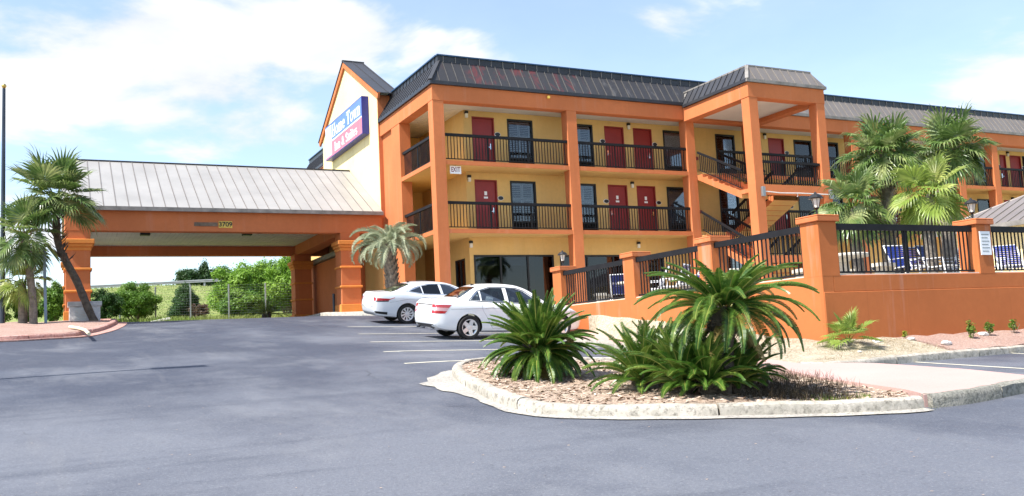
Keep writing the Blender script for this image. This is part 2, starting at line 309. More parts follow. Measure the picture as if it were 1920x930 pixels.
def poly_sheet(name, pts, zf, m, cell=.35, skirt=.3, kind='structure'):
    """polygon in plan laid on a height function, with a skirt reaching down"""
    bm = bmesh.new(); vs = [bm.verts.new((p[0], p[1], 0)) for p in pts]; bm.faces.new(vs)
    lo = np.min(np.array(pts)[:, :2], 0); hi = np.max(np.array(pts)[:, :2], 0)
    for ax in (0, 1):
        for c in np.arange(lo[ax]+cell*.5, hi[ax], cell):
            co = [0, 0, 0]; no = [0, 0, 0]; co[ax] = c; no[ax] = 1
            bmesh.ops.bisect_plane(bm, geom=bm.verts[:]+bm.edges[:]+bm.faces[:], plane_co=co, plane_no=no)
    edge = [e for e in bm.edges if e.is_boundary]
    for v in bm.verts: v.co.z = float(zf(v.co.x, v.co.y))
    if skirt:
        r = bmesh.ops.extrude_edge_only(bm, edges=edge)
        for v in r['geom']:
            if isinstance(v, bmesh.types.BMVert): v.co.z -= skirt
    bmesh.ops.recalc_face_normals(bm, faces=bm.faces)
    if sum(f.normal.z for f in bm.faces) < 0: bmesh.ops.reverse_faces(bm, faces=bm.faces)
    me = bpy.data.meshes.new(name); bm.to_mesh(me); bm.free(); me.materials.append(MATS[m])
    me.polygons.foreach_set('use_smooth', [True]*len(me.polygons)); me.set_sharp_from_angle(angle=math.radians(40))
    return tag(place(name, me), kind=kind)
def inpoly(x, y, pts):
    c = False; n = len(pts)
    for i in range(n):
        x1, y1 = pts[i][:2]; x2, y2 = pts[i-1][:2]
        if (y1 > y) != (y2 > y) and x < (x2-x1)*(y-y1)/(y2-y1)+x1: c = not c
    return c
def sweep(mb, path, prof, zf, closed=False):
    """profile (offset to the left of the path, height) along a plan path laid on zf"""
    P = [np.array(p[:2], float) for p in path]; n = len(P); vs = []
    for i in range(n):
        a = P[max(i-1, 0)]; b = P[min(i+1, n-1)]; d = (b-a)/(np.linalg.norm(b-a)+1e-9); nn_ = np.array([-d[1], d[0]])
        z = float(zf(*P[i]))
        for o, h in prof: q = P[i]+nn_*o; vs.append((q[0], q[1], z+h))
    m = len(prof); fs = [(i*m+k, i*m+(k+1) % m, (i+1)*m+(k+1) % m, (i+1)*m+k) for i in range(n-1) for k in range(m)]
    fs += [tuple(range(m-1, -1, -1)), tuple(range((n-1)*m, n*m))]
    mb.add(vs, fs)
def smooth_path(pts, step=.25):
    P = np.array([p[:2] for p in pts], float); out_ = []
    for i in range(len(P)-1):
        p0, p1, p2, p3 = P[max(i-1, 0)], P[i], P[i+1], P[min(i+2, len(P)-1)]; k = max(2, int(np.linalg.norm(p2-p1)/step))
        for j in range(k):
            s = j/k; out_.append(.5*((2*p1)+(p2-p0)*s+(2*p0-5*p1+4*p2-p3)*s*s+(3*p1-p0-3*p2+p3)*s**3))
    return out_+[P[-1]]
def split_path(path, seg, gap=.012):
    """cut a path into stones of about seg metres"""
    P = np.array(path); d = np.r_[0, np.cumsum(np.linalg.norm(np.diff(P, axis=0), axis=1))]; n = max(1, round(d[-1]/seg))
    at = lambda s: np.array([np.interp(s, d, P[:, 0]), np.interp(s, d, P[:, 1])])
    for i in range(n):
        a, b = d[-1]*i/n+gap/2, d[-1]*(i+1)/n-gap/2
        yield [at(a)]+[P[j] for j in range(len(P)) if a+.03 < d[j] < b-.03]+[at(b)]
def text_mesh(txt, size, mat, name='lettering', bold=.0, ext=.004):
    c = bpy.data.curves.new(name, 'FONT'); c.body = txt; c.size = size; c.extrude = ext; c.offset = bold; c.align_x = 'CENTER'; c.align_y = 'CENTER'
    o = bpy.data.objects.new('tmp', c); COL.objects.link(o); bpy.context.view_layer.update()
    me = bpy.data.meshes.new_from_object(o.evaluated_get(bpy.context.evaluated_depsgraph_get())); bpy.data.objects.remove(o); bpy.data.curves.remove(c)
    me.name = name; me.materials.clear(); me.materials.append(MATS[mat]); return me
# ------------------------------------------------------------------ ground
def terrain(x, y):
    return G(x, y)-.06-.25*np.clip((np.asarray(y)-45)/4, 0, 1)*np.clip((50.5-np.asarray(y))/2, 0, 1)
def hill_noise(x, y): return .18*np.sin(np.asarray(x)*.37+1)*np.sin(np.asarray(y)*.23)*np.clip((np.asarray(y)-55)/10, 0, 1)
xs = np.unique(np.r_[np.linspace(-420, -60, 13), np.linspace(-60, 80, 85), np.linspace(80, 420, 13)]); ys = np.unique(np.r_[np.linspace(-90, -10, 12), np.linspace(-10, 130, 141), np.linspace(130, 600, 14)])
mb = MB(); X, Y = np.meshgrid(xs, ys); Z = terrain(X, Y)+hill_noise(X, Y); nx = len(xs)
mb.add(np.stack([X.ravel(), Y.ravel(), Z.ravel()], 1), [(j*nx+i, j*nx+i+1, (j+1)*nx+i+1, (j+1)*nx+i) for j in range(len(ys)-1) for i in range(nx-1)])
struct('ground', mb, 'grass_ground', smooth=60)
sheet('parking_lot', -40, 45, -25, 47.5, 171, 146, lambda x, y: G(x, y)+.0, 'asphalt')

# island, walkway, beds -------------------------------------------------
gp = lambda pts, off=0: [onG(x, y, off) for x, y in pts]
front = smooth_path(gp([(1000, 679), (935, 684), (880, 688), (856, 695), (848, 703), (856, 715), (880, 732), (930, 757), (985, 775), (1060, 782), (1200, 784.5), (1400, 782), (1560, 778), (1680, 773), (1735, 768)]), .2)
KERB = [(0, -.1), (0, .085), (.012, .125), (.045, .15), (.13, .155), (.165, .14), (.17, -.1)]
KERB = [(-o, h) for o, h in KERB]
kerb_root = tag(bpy.data.objects.new('kerb', None), kind='structure'); COL.objects.link(kerb_root)
def lay_kerb(path, seg, m, prof=KERB, parent=kerb_root, wob=.006):
    for st in split_path(path, seg, .026):
        dz = random.uniform(-.012, .008); mb = MB(); sweep(mb, st, [(o+random.uniform(-wob, wob), h+(dz if h > 0 else 0)) for o, h in prof], lambda x, y: float(G(x, y))+.006*math.sin(x*9.1+y*7.3)); mb.build('kerb_stone', m, parent, smooth=35)
# the path runs from the far side round the tip to the near side: the island lies to its left
LK = [(-o, h) for o, h in KERB]
lay_kerb(front, 2.3, 'kerb', LK)
gut = smooth_path(gp([(856, 696), (848, 703), (856, 715), (880, 732), (930, 757), (985, 775), (1060, 782), (1200, 784.5), (1400, 782), (1560, 778), (1680, 773), (1735, 768)]), .2)
mb = MB(); n = len(gut)
for i in range(n-1):
    def off(j):
        a = gut[max(j-1, 0)]; b = gut[min(j+1, n-1)]; d = np.array(b)-np.array(a); d = d/np.linalg.norm(d); w = .14+.42*max(0, 1-abs(j/n-.17)/.17)
        return np.array(gut[j])-np.array([-d[1], d[0]])*w*(1+.12*math.sin(j*1.9)), np.array(gut[j])+np.array([-d[1], d[0]])*.05
    (a0, a1), (b0, b1) = off(i), off(i+1)
    mb.add([(*p, float(G(*p))+.012+(.012 if k in (1, 2) else 0)) for k, p in enumerate((a0, a1, b1, b0))], [(0, 1, 2, 3)])
struct('gutter', mb, 'gutter', smooth=60)
WL = gp([(1735, 764), (1700, 752), (1565, 731), (1500, 717), (1400, 690)])            # walkway, side of the island
WL = [p[:2] for p in WL]+[np.array(p) for p in ((11.0, 14.8), (11.7, 18), (12.2, 21), (12.6, 25), (13.2, 30), (13.4, 32))]
WR = [np.array(p) for p in ((11.72, 8.05), (11.85, 9.5), (11.93, 10.8), (11.5, 11.2), (11.0, 11.5), (11.3, 12.4), (11.7, 14), (12.3, 17), (13.1, 21), (14.5, 25), (16, 32))]
walk_end = [np.array(p[:2]) for p in gp([(1740, 764), (1790, 759), (1850, 749), (1920, 735)])]+[np.array((11.75, 8.0))]
walk_poly = [tuple(p) for p in smooth_path(WL, .8)[::-1]]+[tuple(p) for p in smooth_path(walk_end, .3)[1:]]+[tuple(p) for p in smooth_path(WR, .8)]
poly_sheet('walkway', walk_poly, lambda x, y: G(x, y)+.14, 'walk', .5, .2)
lay_kerb(smooth_path(walk_end[:-1]+[np.array((11.9, 7.75)), np.array((13, 8.3))], .2), 1.4, 'kerb_dark', [(o-.07, h+.005) for o, h in LK])
lay_kerb(smooth_path([np.array(p) for p in ((10.5, 12.6), (11.05, 15), (11.7, 18), (12.2, 21), (12.6, 25), (13.1, 30))], .4)[::-1], 2.4, 'kerb', [(o-.02, h-.002) for o, h in LK])
isl = [tuple(p) for p in front]+[tuple(p) for p in smooth_path(WL[:5], .4)]+[(10.3, 12.6), (9.6, 13.8), (8.6, 14.6), (7.6, 15.0)]
def isl_z(x, y): return G(x, y)+.10+.05*np.sin(np.asarray(x)*1.7)*np.sin(np.asarray(y)*1.3)
bedpoly = []
n = len(front)
for i, p in enumerate(front):
    a = np.array(front[max(i-1, 0)]); b = np.array(front[min(i+1, n-1)]); d = (b-a)/np.linalg.norm(b-a); bedpoly.append(tuple(np.array(p)+np.array([-d[1], d[0]])*.14))
bedpoly += [tuple(p+np.array((-.0, 0))) for p in smooth_path(WL[1:5], .4)]+[(10.3, 12.5), (9.6, 13.7), (8.6, 14.5), (7.6, 14.85)]
poly_sheet('planting_bed', bedpoly, isl_z, 'mulch', .3, .15)
# dirt kerb on the far side of the island
lay_kerb(smooth_path([np.array(front[0][:2]), np.array((8.6, 14.75)), np.array((9.6, 13.95)), np.array((10.45, 12.7))], .3)[::-1], 2.2, 'kerb', LK)
# straw bank between the walkway and the retaining wall, running round its corner
WB = [(13.5, -.24), (14.3, -.18), (15.9, -.02), (18.5, .33), (20, .5), (22.2, .72), (24.2, .86), (32, 1.3)]
RK = smooth_path([np.array(p) for p in ((11.0, 11.5), (11.5, 11.32), (12.5, 11.45), (13.75, 11.75), (17.5, 12.05), (24, 12.4), (34, 12.8))], .3)
def bank_z(x, y):
    x = np.asarray(x, float); y = np.asarray(y, float); zb = np.interp(y, [a for a, _ in WB], [b for _, b in WB])+EYE
    x0 = np.interp(y, [p[1] for p in WR], [p[0] for p in WR]); y0 = np.interp(x, [p[0] for p in RK], [p[1] for p in RK])
    tx = np.clip((x-x0)/(13.6-x0), 0, 1); ty = np.clip((y-y0)/(13.42-y0), 0, 1); t = tx*ty; base = G(x, y)+.12
    return base+(np.maximum(zb, base)-base)*t+.02*np.sin(x*7)*np.sin(y*5)
rbed_z = bank_z
lay_kerb(RK, 2.6, 'kerb', LK)
poly_sheet('straw_bed', [(p[0]+.05, p[1]+.12) for p in RK if p[0] < 15.4]+[(15.4, 13.5), (13.7, 13.5), (13.7, 24.4), (14.2, 24.4)]+[tuple(p) for p in smooth_path(WR[5:11], .6)[::-1]], bank_z, 'straw', .3, .3)
poly_sheet('mulch_strip', [(p[0], p[1]+.12) for p in RK if p[0] > 15.3]+[(34, 13.5), (15.4, 13.5)], bank_z, 'red_mulch', .4, .2)
# left bed
LB = smooth_path(gp([(-140, 642), (0, 640), (80, 636), (140, 632.5), (165, 628)])+[np.array((1.25, 30.2, 0)), np.array((1.7, 33, 0)), np.array((1.95, 36, 0)), np.array((1.9, 38.2, 0)), np.array((1.5, 38.7, 0))], .3)
lay_kerb(LB, 2.4, 'kerb_red', LK)
mb = MB(); sweep(mb, LB, [(-.32, -.02), (-.32, .012), (.03, .03), (.03, -.02)], G); struct('gutter', mb, 'kerb_red')
poly_sheet('left_bed', [(p[0]-.05, p[1]+.1) for p in LB]+[(.2, 40.5), (-25, 44), (-25, 27.4)], lambda x, y: G(x, y)+.12+.03*np.sin(np.asarray(x)*3), 'red_mulch', .8, .3)
# sidewalk by the portico and in front of the building
SW = smooth_path([np.array(p) for p in ((10.6, 47), (10.4, 41), (10.0, 37.2), (10.6, 35.6), (11.8, 34.2), (12.3, 32.6), (13.0, 31.2), (16, 30.8))], .4)
lay_kerb(SW, 2.6, 'kerb', LK)
poly_sheet('sidewalk', [tuple(p) for p in SW]+[(25, 30.8), (25, 33.9), (15.1, 33.9), (15.1, 47)], lambda x, y: G(x, y)+.14, 'slab_concrete', .8, .5)
# parking stripes
def stripe(p, X1, w=.10):
    mb = MB(); n = 12
    for i in range(n):
        a = p[0]+(X1-p[0])*i/n; b = p[0]+(X1-p[0])*(i+1)/n
        mb.add([(a, p[1]-w/2, float(G(a, p[1]-w/2))+.006), (b, p[1]-w/2, float(G(b, p[1]-w/2))+.006), (b, p[1]+w/2, float(G(b, p[1]+w/2))+.006), (a, p[1]+w/2, float(G(a, p[1]+w/2))+.006)], [(0, 1, 2, 3)])
    return struct('parking_stripe', mb, 'stripe')
for (x, y), X1 in (((652, 613), 13), ((672, 626.5), 12.4), ((694, 641.5), 12.0), ((719, 660), 11.6), ((758, 682), 11.0)): stripe(onG(x, y), X1)
for a, b in (((1680, 677), (1960, 694)), ((1842, 660), (1960, 665.5))):
    P = onG(*a); Q = onG(*b); d = (Q-P)[:2]; d /= np.linalg.norm(d); nrm = np.array([-d[1], d[0]])*.05; mb = MB(); k = 10
    for i in range(k):
        u = P[:2]+d*4.8*i/k; v = P[:2]+d*4.8*(i+1)/k; mb.add([(*q, float(G(*q))+.006) for q in (u-nrm, v-nrm, v+nrm, u+nrm)], [(0, 1, 2, 3)])
    struct('parking_stripe', mb, 'stripe')

# ------------------------------------------------------------------ the motel
q = lambda z: z+EYE
F1, F2b, F2, F3b, F3, CEIL, BM0, BM1 = q(1.45), q(4.43), q(4.60), q(7.15), q(7.32), q(9.76), q(9.70), q(10.33)
YF, YW, XS = 32.49, 33.86, 15.06
XE = 62.0
motel = thing('motel_building', 'three-storey orange and yellow motel with open galleries, red doors and dark metal mansard roof', 'motel', (26, 34, F1))
def holes_wall(mb, u0, u1, z0, z1, holes, emit):
    us = sorted({u0, u1, *[h[0] for h in holes], *[h[1] for h in holes]}); zs = sorted({z0, z1, *[h[2] for h in holes], *[h[3] for h in holes]})
    for i in range(len(us)-1):
        run = None
        for j in range(len(zs)-1):
            cu, cz = (us[i]+us[i+1])/2, (zs[j]+zs[j+1])/2
            solid = not any(h[0] < cu < h[1] and h[2] < cz < h[3] for h in holes)
            if solid: run = (run[0], zs[j+1]) if run else (zs[j], zs[j+1])
            if run and (not solid or j == len(zs)-2): emit(us[i], us[i+1], *run); run = None
XO = lambda px, py: float(onY(px, py, YW)[0])
doors = [(15.43, 16.46), (21.93, 22.96), (23.47, 24.50), (31.48, 32.51), (37.6, 38.6), (39.2, 40.2), (XO(1874, 300), XO(1886, 300)), (XO(1893, 300), XO(1914, 300)), (53, 54), (56.2, 57.2)]
wins = [(17.07, 18.29, 1), (20.08, 21.31, 1), (25.13, 26.38, 0), (28.18, 29.36, 2), (33.15, 34.33, 2), (35, 36.2, 2), (41.5, 42.7, 2), (XO(1824, 300), XO(1849, 300), 1), (51, 52.2, 2)]
holes = []
for f, top in ((F3, q(9.53)), (F2, q(6.86))):
    holes += [(a, b, f, top) for a, b in doors]+[(a, b, f+.03, top) for a, b, _ in wins]
holes += [(15.24, 18.98, q(1.62), q(3.71)), (19.28, 24.7, q(1.62), q(3.70)), (28.2, 29.4, F1+.1, q(3.7)), (31.5, 32.5, F1, q(3.6)), (33.2, 34.4, F1+.1, q(3.7)), (36.8, 37.8, F1, q(3.6)), (39, 40.2, F1+.1, q(3.6)), (47, 48, F1, q(3.6))]
mb = MB(); holes_wall(mb, XS, XE, F1-.3, q(10.2), holes, lambda a, b, z0, z1: mb.box(a, b, YW, YW+.2, z0, z1)); mb.build('wall', 'mustard', motel)
sh = [(34.35, 35.35, q(1.7), q(3.62)), (36.6, 37.4, q(2.3), q(3.3))]
mb = MB(); holes_wall(mb, YW+.2, 52, F1-.3, q(10.2), sh, lambda a, b, z0, z1: mb.box(XS+.001, XS+.2, a, b, z0, z1)); mb.build('wall', 'mustard', motel)
MB().box(XS+.3, XE, 46, 46.2, F1-.5, q(11)).build('wall', 'mustard', motel)
MB().box(XS+.21, XE, YW+.21, 46, q(10.2), q(10.4)).build('ceiling', 'soffit_white', motel)
MB().box(13.7, XE, 33.0, 46.2, q(11.2), q(11.3)).build('roof_deck', 'roof_grey', motel)
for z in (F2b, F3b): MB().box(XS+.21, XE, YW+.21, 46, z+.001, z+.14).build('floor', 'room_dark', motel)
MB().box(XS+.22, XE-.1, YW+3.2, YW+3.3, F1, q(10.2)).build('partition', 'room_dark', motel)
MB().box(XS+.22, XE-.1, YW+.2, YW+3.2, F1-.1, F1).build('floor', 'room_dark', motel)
# galleries
for zb, zt in ((F2b, F2), (F3b, F3)):
    MB().box(13.2, XE, YF+.05, YW-.001, zb+.004, zt).build('gallery_slab', 'mustard', motel); MB().box(13.2, XS-.001, YW, 36.4, zb+.004, zt-.002).box(13.7, XS-.001, 36.401, 38.88, zb+.004, zt-.002).build('gallery_slab', 'mustard', motel)
    MB().box(13.165, 25.4, YF+.012, YF+.05, zb, zt+.004).build('slab_edge', 'orange', motel); MB().box(29.53, XE, YF+.012, YF+.05, zb, zt+.004).build('slab_edge', 'orange', motel); MB().box(13.165, 13.2, YF+.05, 36.4, zb, zt+.004).build('slab_edge', 'orange', motel)
# top ceiling of narrow planks
def planks(x0, x1, y0, y1, z, along, w, parent, m='soffit_white'):
    c = MB().box(x0, x1, y0, y1, z+.012, z+.03).build('soffit', m, parent); L_ = (x1-x0) if along == 'x' else (y1-y0); n = int(((y1-y0) if along == 'x' else (x1-x0))/w)
    me = MB().box(0, L_, .006, w-.006, 0, .012).mesh('plank', m) if along == 'x' else MB().box(.006, w-.006, 0, L_, 0, .012).mesh('plank', m)
    for i in range(n): inst('plank', me, c, (x0, y0+i*w, z) if along == 'x' else (x0+i*w, y0, z))
planks(13.62, XE, YF+.46, YW-.002, CEIL, 'x', .155, motel); planks(13.62, XS-.002, YW, 39, CEIL, 'y', .155, motel)
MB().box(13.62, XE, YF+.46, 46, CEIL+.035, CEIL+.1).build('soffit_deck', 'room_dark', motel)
def column(x1, y0, z1, w=.48, z0=F1-.25, d=None, parent=motel, m='orange'): return MB().box(x1-w, x1, y0, y0+(d or w), z0, z1).build('column', m, parent, bevel=.012)
for x1 in (13.63, 19.70, 25.88, 29.52, 36.16, 43.97, 46.88, 53.0, 59): column(x1, YF, BM0)
column(13.65, 36.4, BM0, .5, d=1.05)
MB().box(13.26, 13.95, 37.46, 38.98, F1-.2, BM0+.02).build('wall', 'orange', motel)
MB().box(13.6, XS, 38.9, 39.0, F1-.2, BM0+.02).build('wall', 'mustard', motel)
# beams
MB().box(13.14, 25.37, YF-.012, YF+.45, BM0, BM1).build('beam', 'orange', motel, bevel=.01); MB().box(25.39, XE, YF-.010, YF+.45, BM0+.002, BM1).build('beam', 'orange', motel, bevel=.01)
MB().box(13.14, 13.6, YF+.46, 38.95, BM0-.001, BM1).build('beam', 'orange', motel, bevel=.01)
MB().box(13.14, 13.6, 48.55, 54, BM0-.001, BM1).build('beam', 'orange', motel); MB().box(13.4, 13.6, 48.6, 54, F1, BM0).build('wall', 'mustard', motel)
# mansard roofs of standing-seam panels
def mansard(parent, deck, p0, u, Ln, s, m, hip0=0, hip1=0, pitch=.385, seam=.03):
    sm = 'seam_dark' if m in ('roof_tan', 'roof_grey', 'roof_pool') else 'seam_light' if m == 'roof_dark' else 'fascia_dark'
    p0, u, s = (np.array(a, float) for a in (p0, u, s)); nrm = np.cross(u, s); nrm /= np.linalg.norm(nrm)
    if nrm[2] < 0: nrm = -nrm
    n = max(1, round(Ln/pitch)); w = Ln/n; full = None
    tl = lambda x: 1 if hip0 <= 0 else min(1, x/hip0)
    tr = lambda x: 1 if hip1 <= 0 else min(1, (Ln-x)/hip1)
    for i in range(n):
        a, b = i*w, (i+1)*w; ta, tb = min(tl(a), tr(a)), min(tl(b), tr(b)); isfull = ta >= 1 and tb >= 1
        if isfull and full: inst('roof_panel', full, deck, p0+u*a); continue
        g_ = .004; P = [(a+g_, 0), (b-g_, 0)]
        if tb > 0: P.append((b-g_, tb))
        if ta < 1 <= tb and hip0 > a: P.append((hip0, 1))
        if tb < 1 <= ta and Ln-hip1 < b: P.insert(-1, (Ln-hip1, 1)) if tb > 0 else P.append((Ln-hip1, 1))
        if tb < 1 <= ta and Ln-hip1 < b and tb > 0: P = [(a+g_, 0), (b-g_, 0), (b-g_, tb), (Ln-hip1, 1)]
        if ta > 0: P.append((a+g_, ta))
        mb = MB(); org = p0+u*a
        mb.prism([p0+u*x+s*t-org for x, t in P], nrm*.012)
        mb.cur = 1
        if ta > .05: mb.obox(p0+u*(a+.012)+s*(ta/2)+nrm*(.006+seam/2)-org, u*.010, s*(ta/2), nrm*(seam/2+.006))
        me = mb.mesh('roof_panel', [m, sm])
        if isfull: full = me
        inst('roof_panel', me, deck, org)
SB, MT = .60, q(11.46)
e0 = q(10.46); sl = (0, SB, MT-e0)
dk = MB().prism([(13.10, 32.42, e0-.03), (13.10+SB, 32.42+SB, MT-.03), (13.10+SB, 36, MT-.03), (13.10, 36, e0-.03)], (0, 0, -.05))
front_roof = MB().add([(13.08, 32.42, e0-.02), (29.6, 32.42, e0-.02), (29.6, 33.02, MT-.02), (13.68, 33.02, MT-.02)], [(0, 1, 2, 3)]).build('roof', 'fascia_dark', motel)
mansard(motel, front_roof, (13.08, 32.42, e0), (1, 0, 0), 12.42, sl, 'roof_dark', hip0=SB)
mansard(motel, front_roof, (25.5, 32.42, e0), (1, 0, 0), 4.2, sl, 'roof_side')
wing_roof = MB().add([(29.7, 32.42, e0-.02), (XE, 32.42, e0-.02), (XE, 33.02, MT-.02), (29.7, 33.02, MT-.02)], [(0, 1, 2, 3)]).build('roof', 'fascia_dark', motel)
mansard(motel, wing_roof, (29.7, 32.42, e0), (1, 0, 0), XE-29.7, sl, 'roof_grey', pitch=.42)
side_roof = MB().add([(13.08, 54, e0-.02), (13.08, 32.42, e0-.02), (13.68, 33.02, MT-.02), (13.68, 54, MT-.02)], [(0, 1, 2, 3)]).build('roof', 'fascia_dark', motel)
mansard(motel, side_roof, (13.08, 38.95, e0), (0, -1, 0), 6.53, (SB, 0, MT-e0), 'roof_side', hip1=SB)
mansard(motel, side_roof, (13.08, 54, e0), (0, -1, 0), 5.5, (SB, 0, MT-e0), 'roof_side')
mb = MB(); mb.obox((13.38, 32.72, (e0+MT)/2+.03), (.33, .33, (MT-e0)/2), (.06, -.06, 0), (.02, .02, -.02)); mb.build('hip_cap', 'fascia_dark', motel)
def band(x0, x1, y0, y1, z0, z1, m, nm): return MB().box(x0, x1, y0, y1, z0, z1).build(nm, m, motel)
band(13.05, 29.6, 32.37, 32.46, BM1+.0, e0+.005, 'fascia_dark', 'fascia'); band(29.62, XE, 32.37, 32.46, BM1, e0+.005, 'fascia_grey', 'fascia'); band(13.05, 13.13, 32.47, 38.95, BM1, e0+.005, 'fascia_dark', 'fascia'); band(13.05, 13.13, 48.6, 54, BM1, e0+.005, 'fascia_dark', 'fascia')
PT = q(11.70)
band(13.66, XE, 33.0, 33.1, MT-.05, PT, 'fascia_dark', 'parapet'); band(13.66, 13.76, 33.11, 54, MT-.05, PT, 'fascia_dark', 'parapet')
me = MB().box(-.012, .012, -.028, 0, MT-.02-F1, PT-F1).mesh('parapet_seam', 'fascia_grey'); ps = band(13.62, XE, 32.94, 33.12, PT, PT+.05, 'fascia_blue', 'parapet_cap'); ps2 = band(13.60, 13.78, 33.13, 54, PT, PT+.05, 'fascia_blue', 'parapet_cap')
for i in range(90): inst('parapet_seam', me, ps, (13.9+i*.535, 33.0, F1))
me = MB().box(-.028, 0, -.012, .012, MT-.02-F1, PT-F1).mesh('parapet_seam', 'fascia_dark')
for i in range(14): inst('parapet_seam', me, ps2, (13.66, 33.3+i*.42, F1))
MB().lathe([(.0, 0), (.06, 0), (.07, .08), (.04, .1), (0, .1)], (18.35, YF-.12, q(10.18)), 8, 'y').build('floodlight', 'yellow_tile', motel)

# railings
_bal = {}
def bal_mesh(h, r=.0135, m='rail'):
    k = (round(h, 3), r)
    if k not in _bal: _bal[k] = MB().box(-r, r, -r, r, 0, h).mesh('baluster', m)
    return _bal[k]
def railing(parent, p0, p1, h=1.10, gap=.135, rail=(.05, .11), posts=1.7, name='railing', low=.08, br=.0135, m='rail'):
    p0, p1 = np.array(p0, float), np.array(p1, float); d = p1-p0; Lh = np.linalg.norm(d[:2]); u = d/np.linalg.norm(d); w = np.array([-d[1], d[0], 0])/Lh; up = np.array((0, 0, 1.)); mid = (p0+p1)/2
    mb = MB(); mb.obox(mid+up*(h-rail[1]/2), d/2, w*rail[0], up*rail[1]/2); mb.obox(mid+up*low, d/2, w*.018, up*.018)
    k = max(1, round(Lh/posts))
    for i in range(1, k): mb.obox(p0+d*i/k+up*(h/2-.03), u*.022, w*.022, up*(h/2-.04))
    r = mb.build(name, m, parent); n = int(Lh/gap); me = bal_mesh(h-rail[1]-low+.02, br)
    for i in range(1, n): inst('baluster', me, r, p0+d*i/n+up*low, (0, 0, math.atan2(d[1], d[0])))
    return r
yr = YF+.11
for z in (F2, F3):
    for a, b in ((13.64, 19.22), (19.70, 25.40), (29.52, 35.68), (36.16, 43.49), (43.97, 46.4), (46.88, 52.52), (53, 58.5)): railing(motel, (a, yr, z), (b, yr, z))
    railing(motel, (13.30, 36.4, z), (13.30, 32.97, z))
# doors, windows, lamps
def door(x0, x1, z0, z1, notice=0, hand=1):
    y = YW; mb = MB(); f = .055
    mb.box(x0, x0+f, y-.012, y+.12, z0, z1).box(x1-f, x1, y-.012, y+.12, z0, z1).box(x0+f, x1-f, y-.012, y+.12, z1-f, z1); fr = mb.build('door', 'door_frame', motel)
    MB().box(x0+f+.004, x1-f-.004, y+.06, y+.105, z0+.01, z1-f-.004).build('door_leaf', 'door_red', fr, bevel=.004)
    hx = x1-.17 if hand > 0 else x0+.17
    MB().box(hx-.035, hx+.035, y+.045, y+.06, z0+.86, z0+1.10).box(hx-.12*hand if hand > 0 else hx, hx+.0 if hand > 0 else hx+.12, y+.01, y+.03, z0+.93, z0+.955).build('handle', 'chrome', fr)
    px = x1+.13 if hand > 0 else x0-.13
    mb = MB(); mb.lathe([(0, -.03), (.14, -.03), (.145, 0), (0, 0)], (0, 0, 0), 20, 'y'); me = mb.mesh('number_plaque', 'sign_white'); o = inst('number_plaque', me, fr, (px, y, z0+1.50), scale=(1, 1, .68))
    mb = MB(); mb.lathe([(0, -.042), (.122, -.042), (.122, -.031), (0, -.031)], (0, 0, 0), 20, 'y'); inst('plaque_face', mb.mesh('plaque_face', 'plaque'), fr, (px, y, z0+1.50), scale=(1, 1, .66))
    if notice: MB().box((x0+x1)/2-.06, (x0+x1)/2+.06, y+.052, y+.058, z0+1.62, z0+1.78).box((x0+x1)/2-.09, (x0+x1)/2+.09, y+.052, y+.058, z0+1.48, z0+1.56).build('notice', 'sign_white', fr)
def shutters(x0, x1, z0, z1, y, parent):
    mb = MB(); f = .05
    mb.box(x0, x0+f, y, y+.03, z0, z1).box(x1-f, x1, y, y+.03, z0, z1).box(x0+f, x1-f, y, y+.03, z0, z0+f).box(x0+f, x1-f, y, y+.03, z1-f, z1); k = int((z1-z0-2*f)/.075)
    for i in range(k):
        z = z0+f+(i+.5)*(z1-z0-2*f)/k; mb.obox(((x0+x1)/2, y+.015, z), ((x1-x0)/2-f, 0, 0), (0, .025, .014), (0, -.003, .004))
    return mb.build('shutter', 'shutter', parent)
def window(x0, x1, z0, z1, kind):
    y = YW; f = .07; mb = MB()
    mb.box(x0, x0+f, y-.02, y+.12, z0, z1).box(x1-f, x1, y-.02, y+.12, z0, z1).box(x0+f, x1-f, y-.02, y+.12, z1-f, z1).box(x0+f, x1-f, y-.02, y+.12, z0, z0+.05).box(x0+f, x1-f, y, y+.10, z0+.46, z0+.52)
    w = mb.build('window', 'frame_black', motel)
    gr = MB(); n = 6
    for i in range(n): gr.obox(((x0+x1)/2, y+.05, z0+.09+i*.065), ((x1-x0)/2-f, 0, 0), (0, .03, .02), (0, -.005, .007))
    gr.box(x0+f, x1-f, y+.10, y+.115, z0+.05, z0+.46); gr.build('air_conditioner_grille', 'frame_black', w)
    MB().box(x0+f, x1-f, y+.045, y+.052, z0+.52, z1-f).build('pane', 'pane', w)
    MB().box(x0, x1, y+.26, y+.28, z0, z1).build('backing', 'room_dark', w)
    if kind == 1:
        xm = (x0+x1)/2; zm = z0+.55+(z1-z0-.6)*.56
        for a, b in ((x0+f+.02, xm-.01), (xm+.01, x1-f-.02)):
            shutters(a, b, z0+.54, zm, y+.14, w); shutters(a, b, zm+.015, z1-f-.02, y+.14, w)
    elif kind == 0: MB().box(x0+f, x1-f, y+.2, y+.22, z0+.52, z1-f).build('curtain', 'curtain', w)
    else:
        xm = (x0+x1)/2
        for a, b in ((x0+f+.02, xm-.01), (xm+.01, x1-f-.02)): shutters(a, b, z0+.54, z1-f-.02, y+.18, w)
lamp_me = MB().box(-.07, .07, -.12, 0, .02, .12).mesh('wall_lamp', 'frame_black', bevel=.008); lamp_g = MB().box(-.06, .06, -.11, -.01, -.16, .02).mesh('lamp_shade', 'lamp_glass', bevel=.015)
def wall_lamp(x, z):
    o = inst('wall_lamp', lamp_me, motel, (x, YW, z)); place('lamp_shade', lamp_g, o)
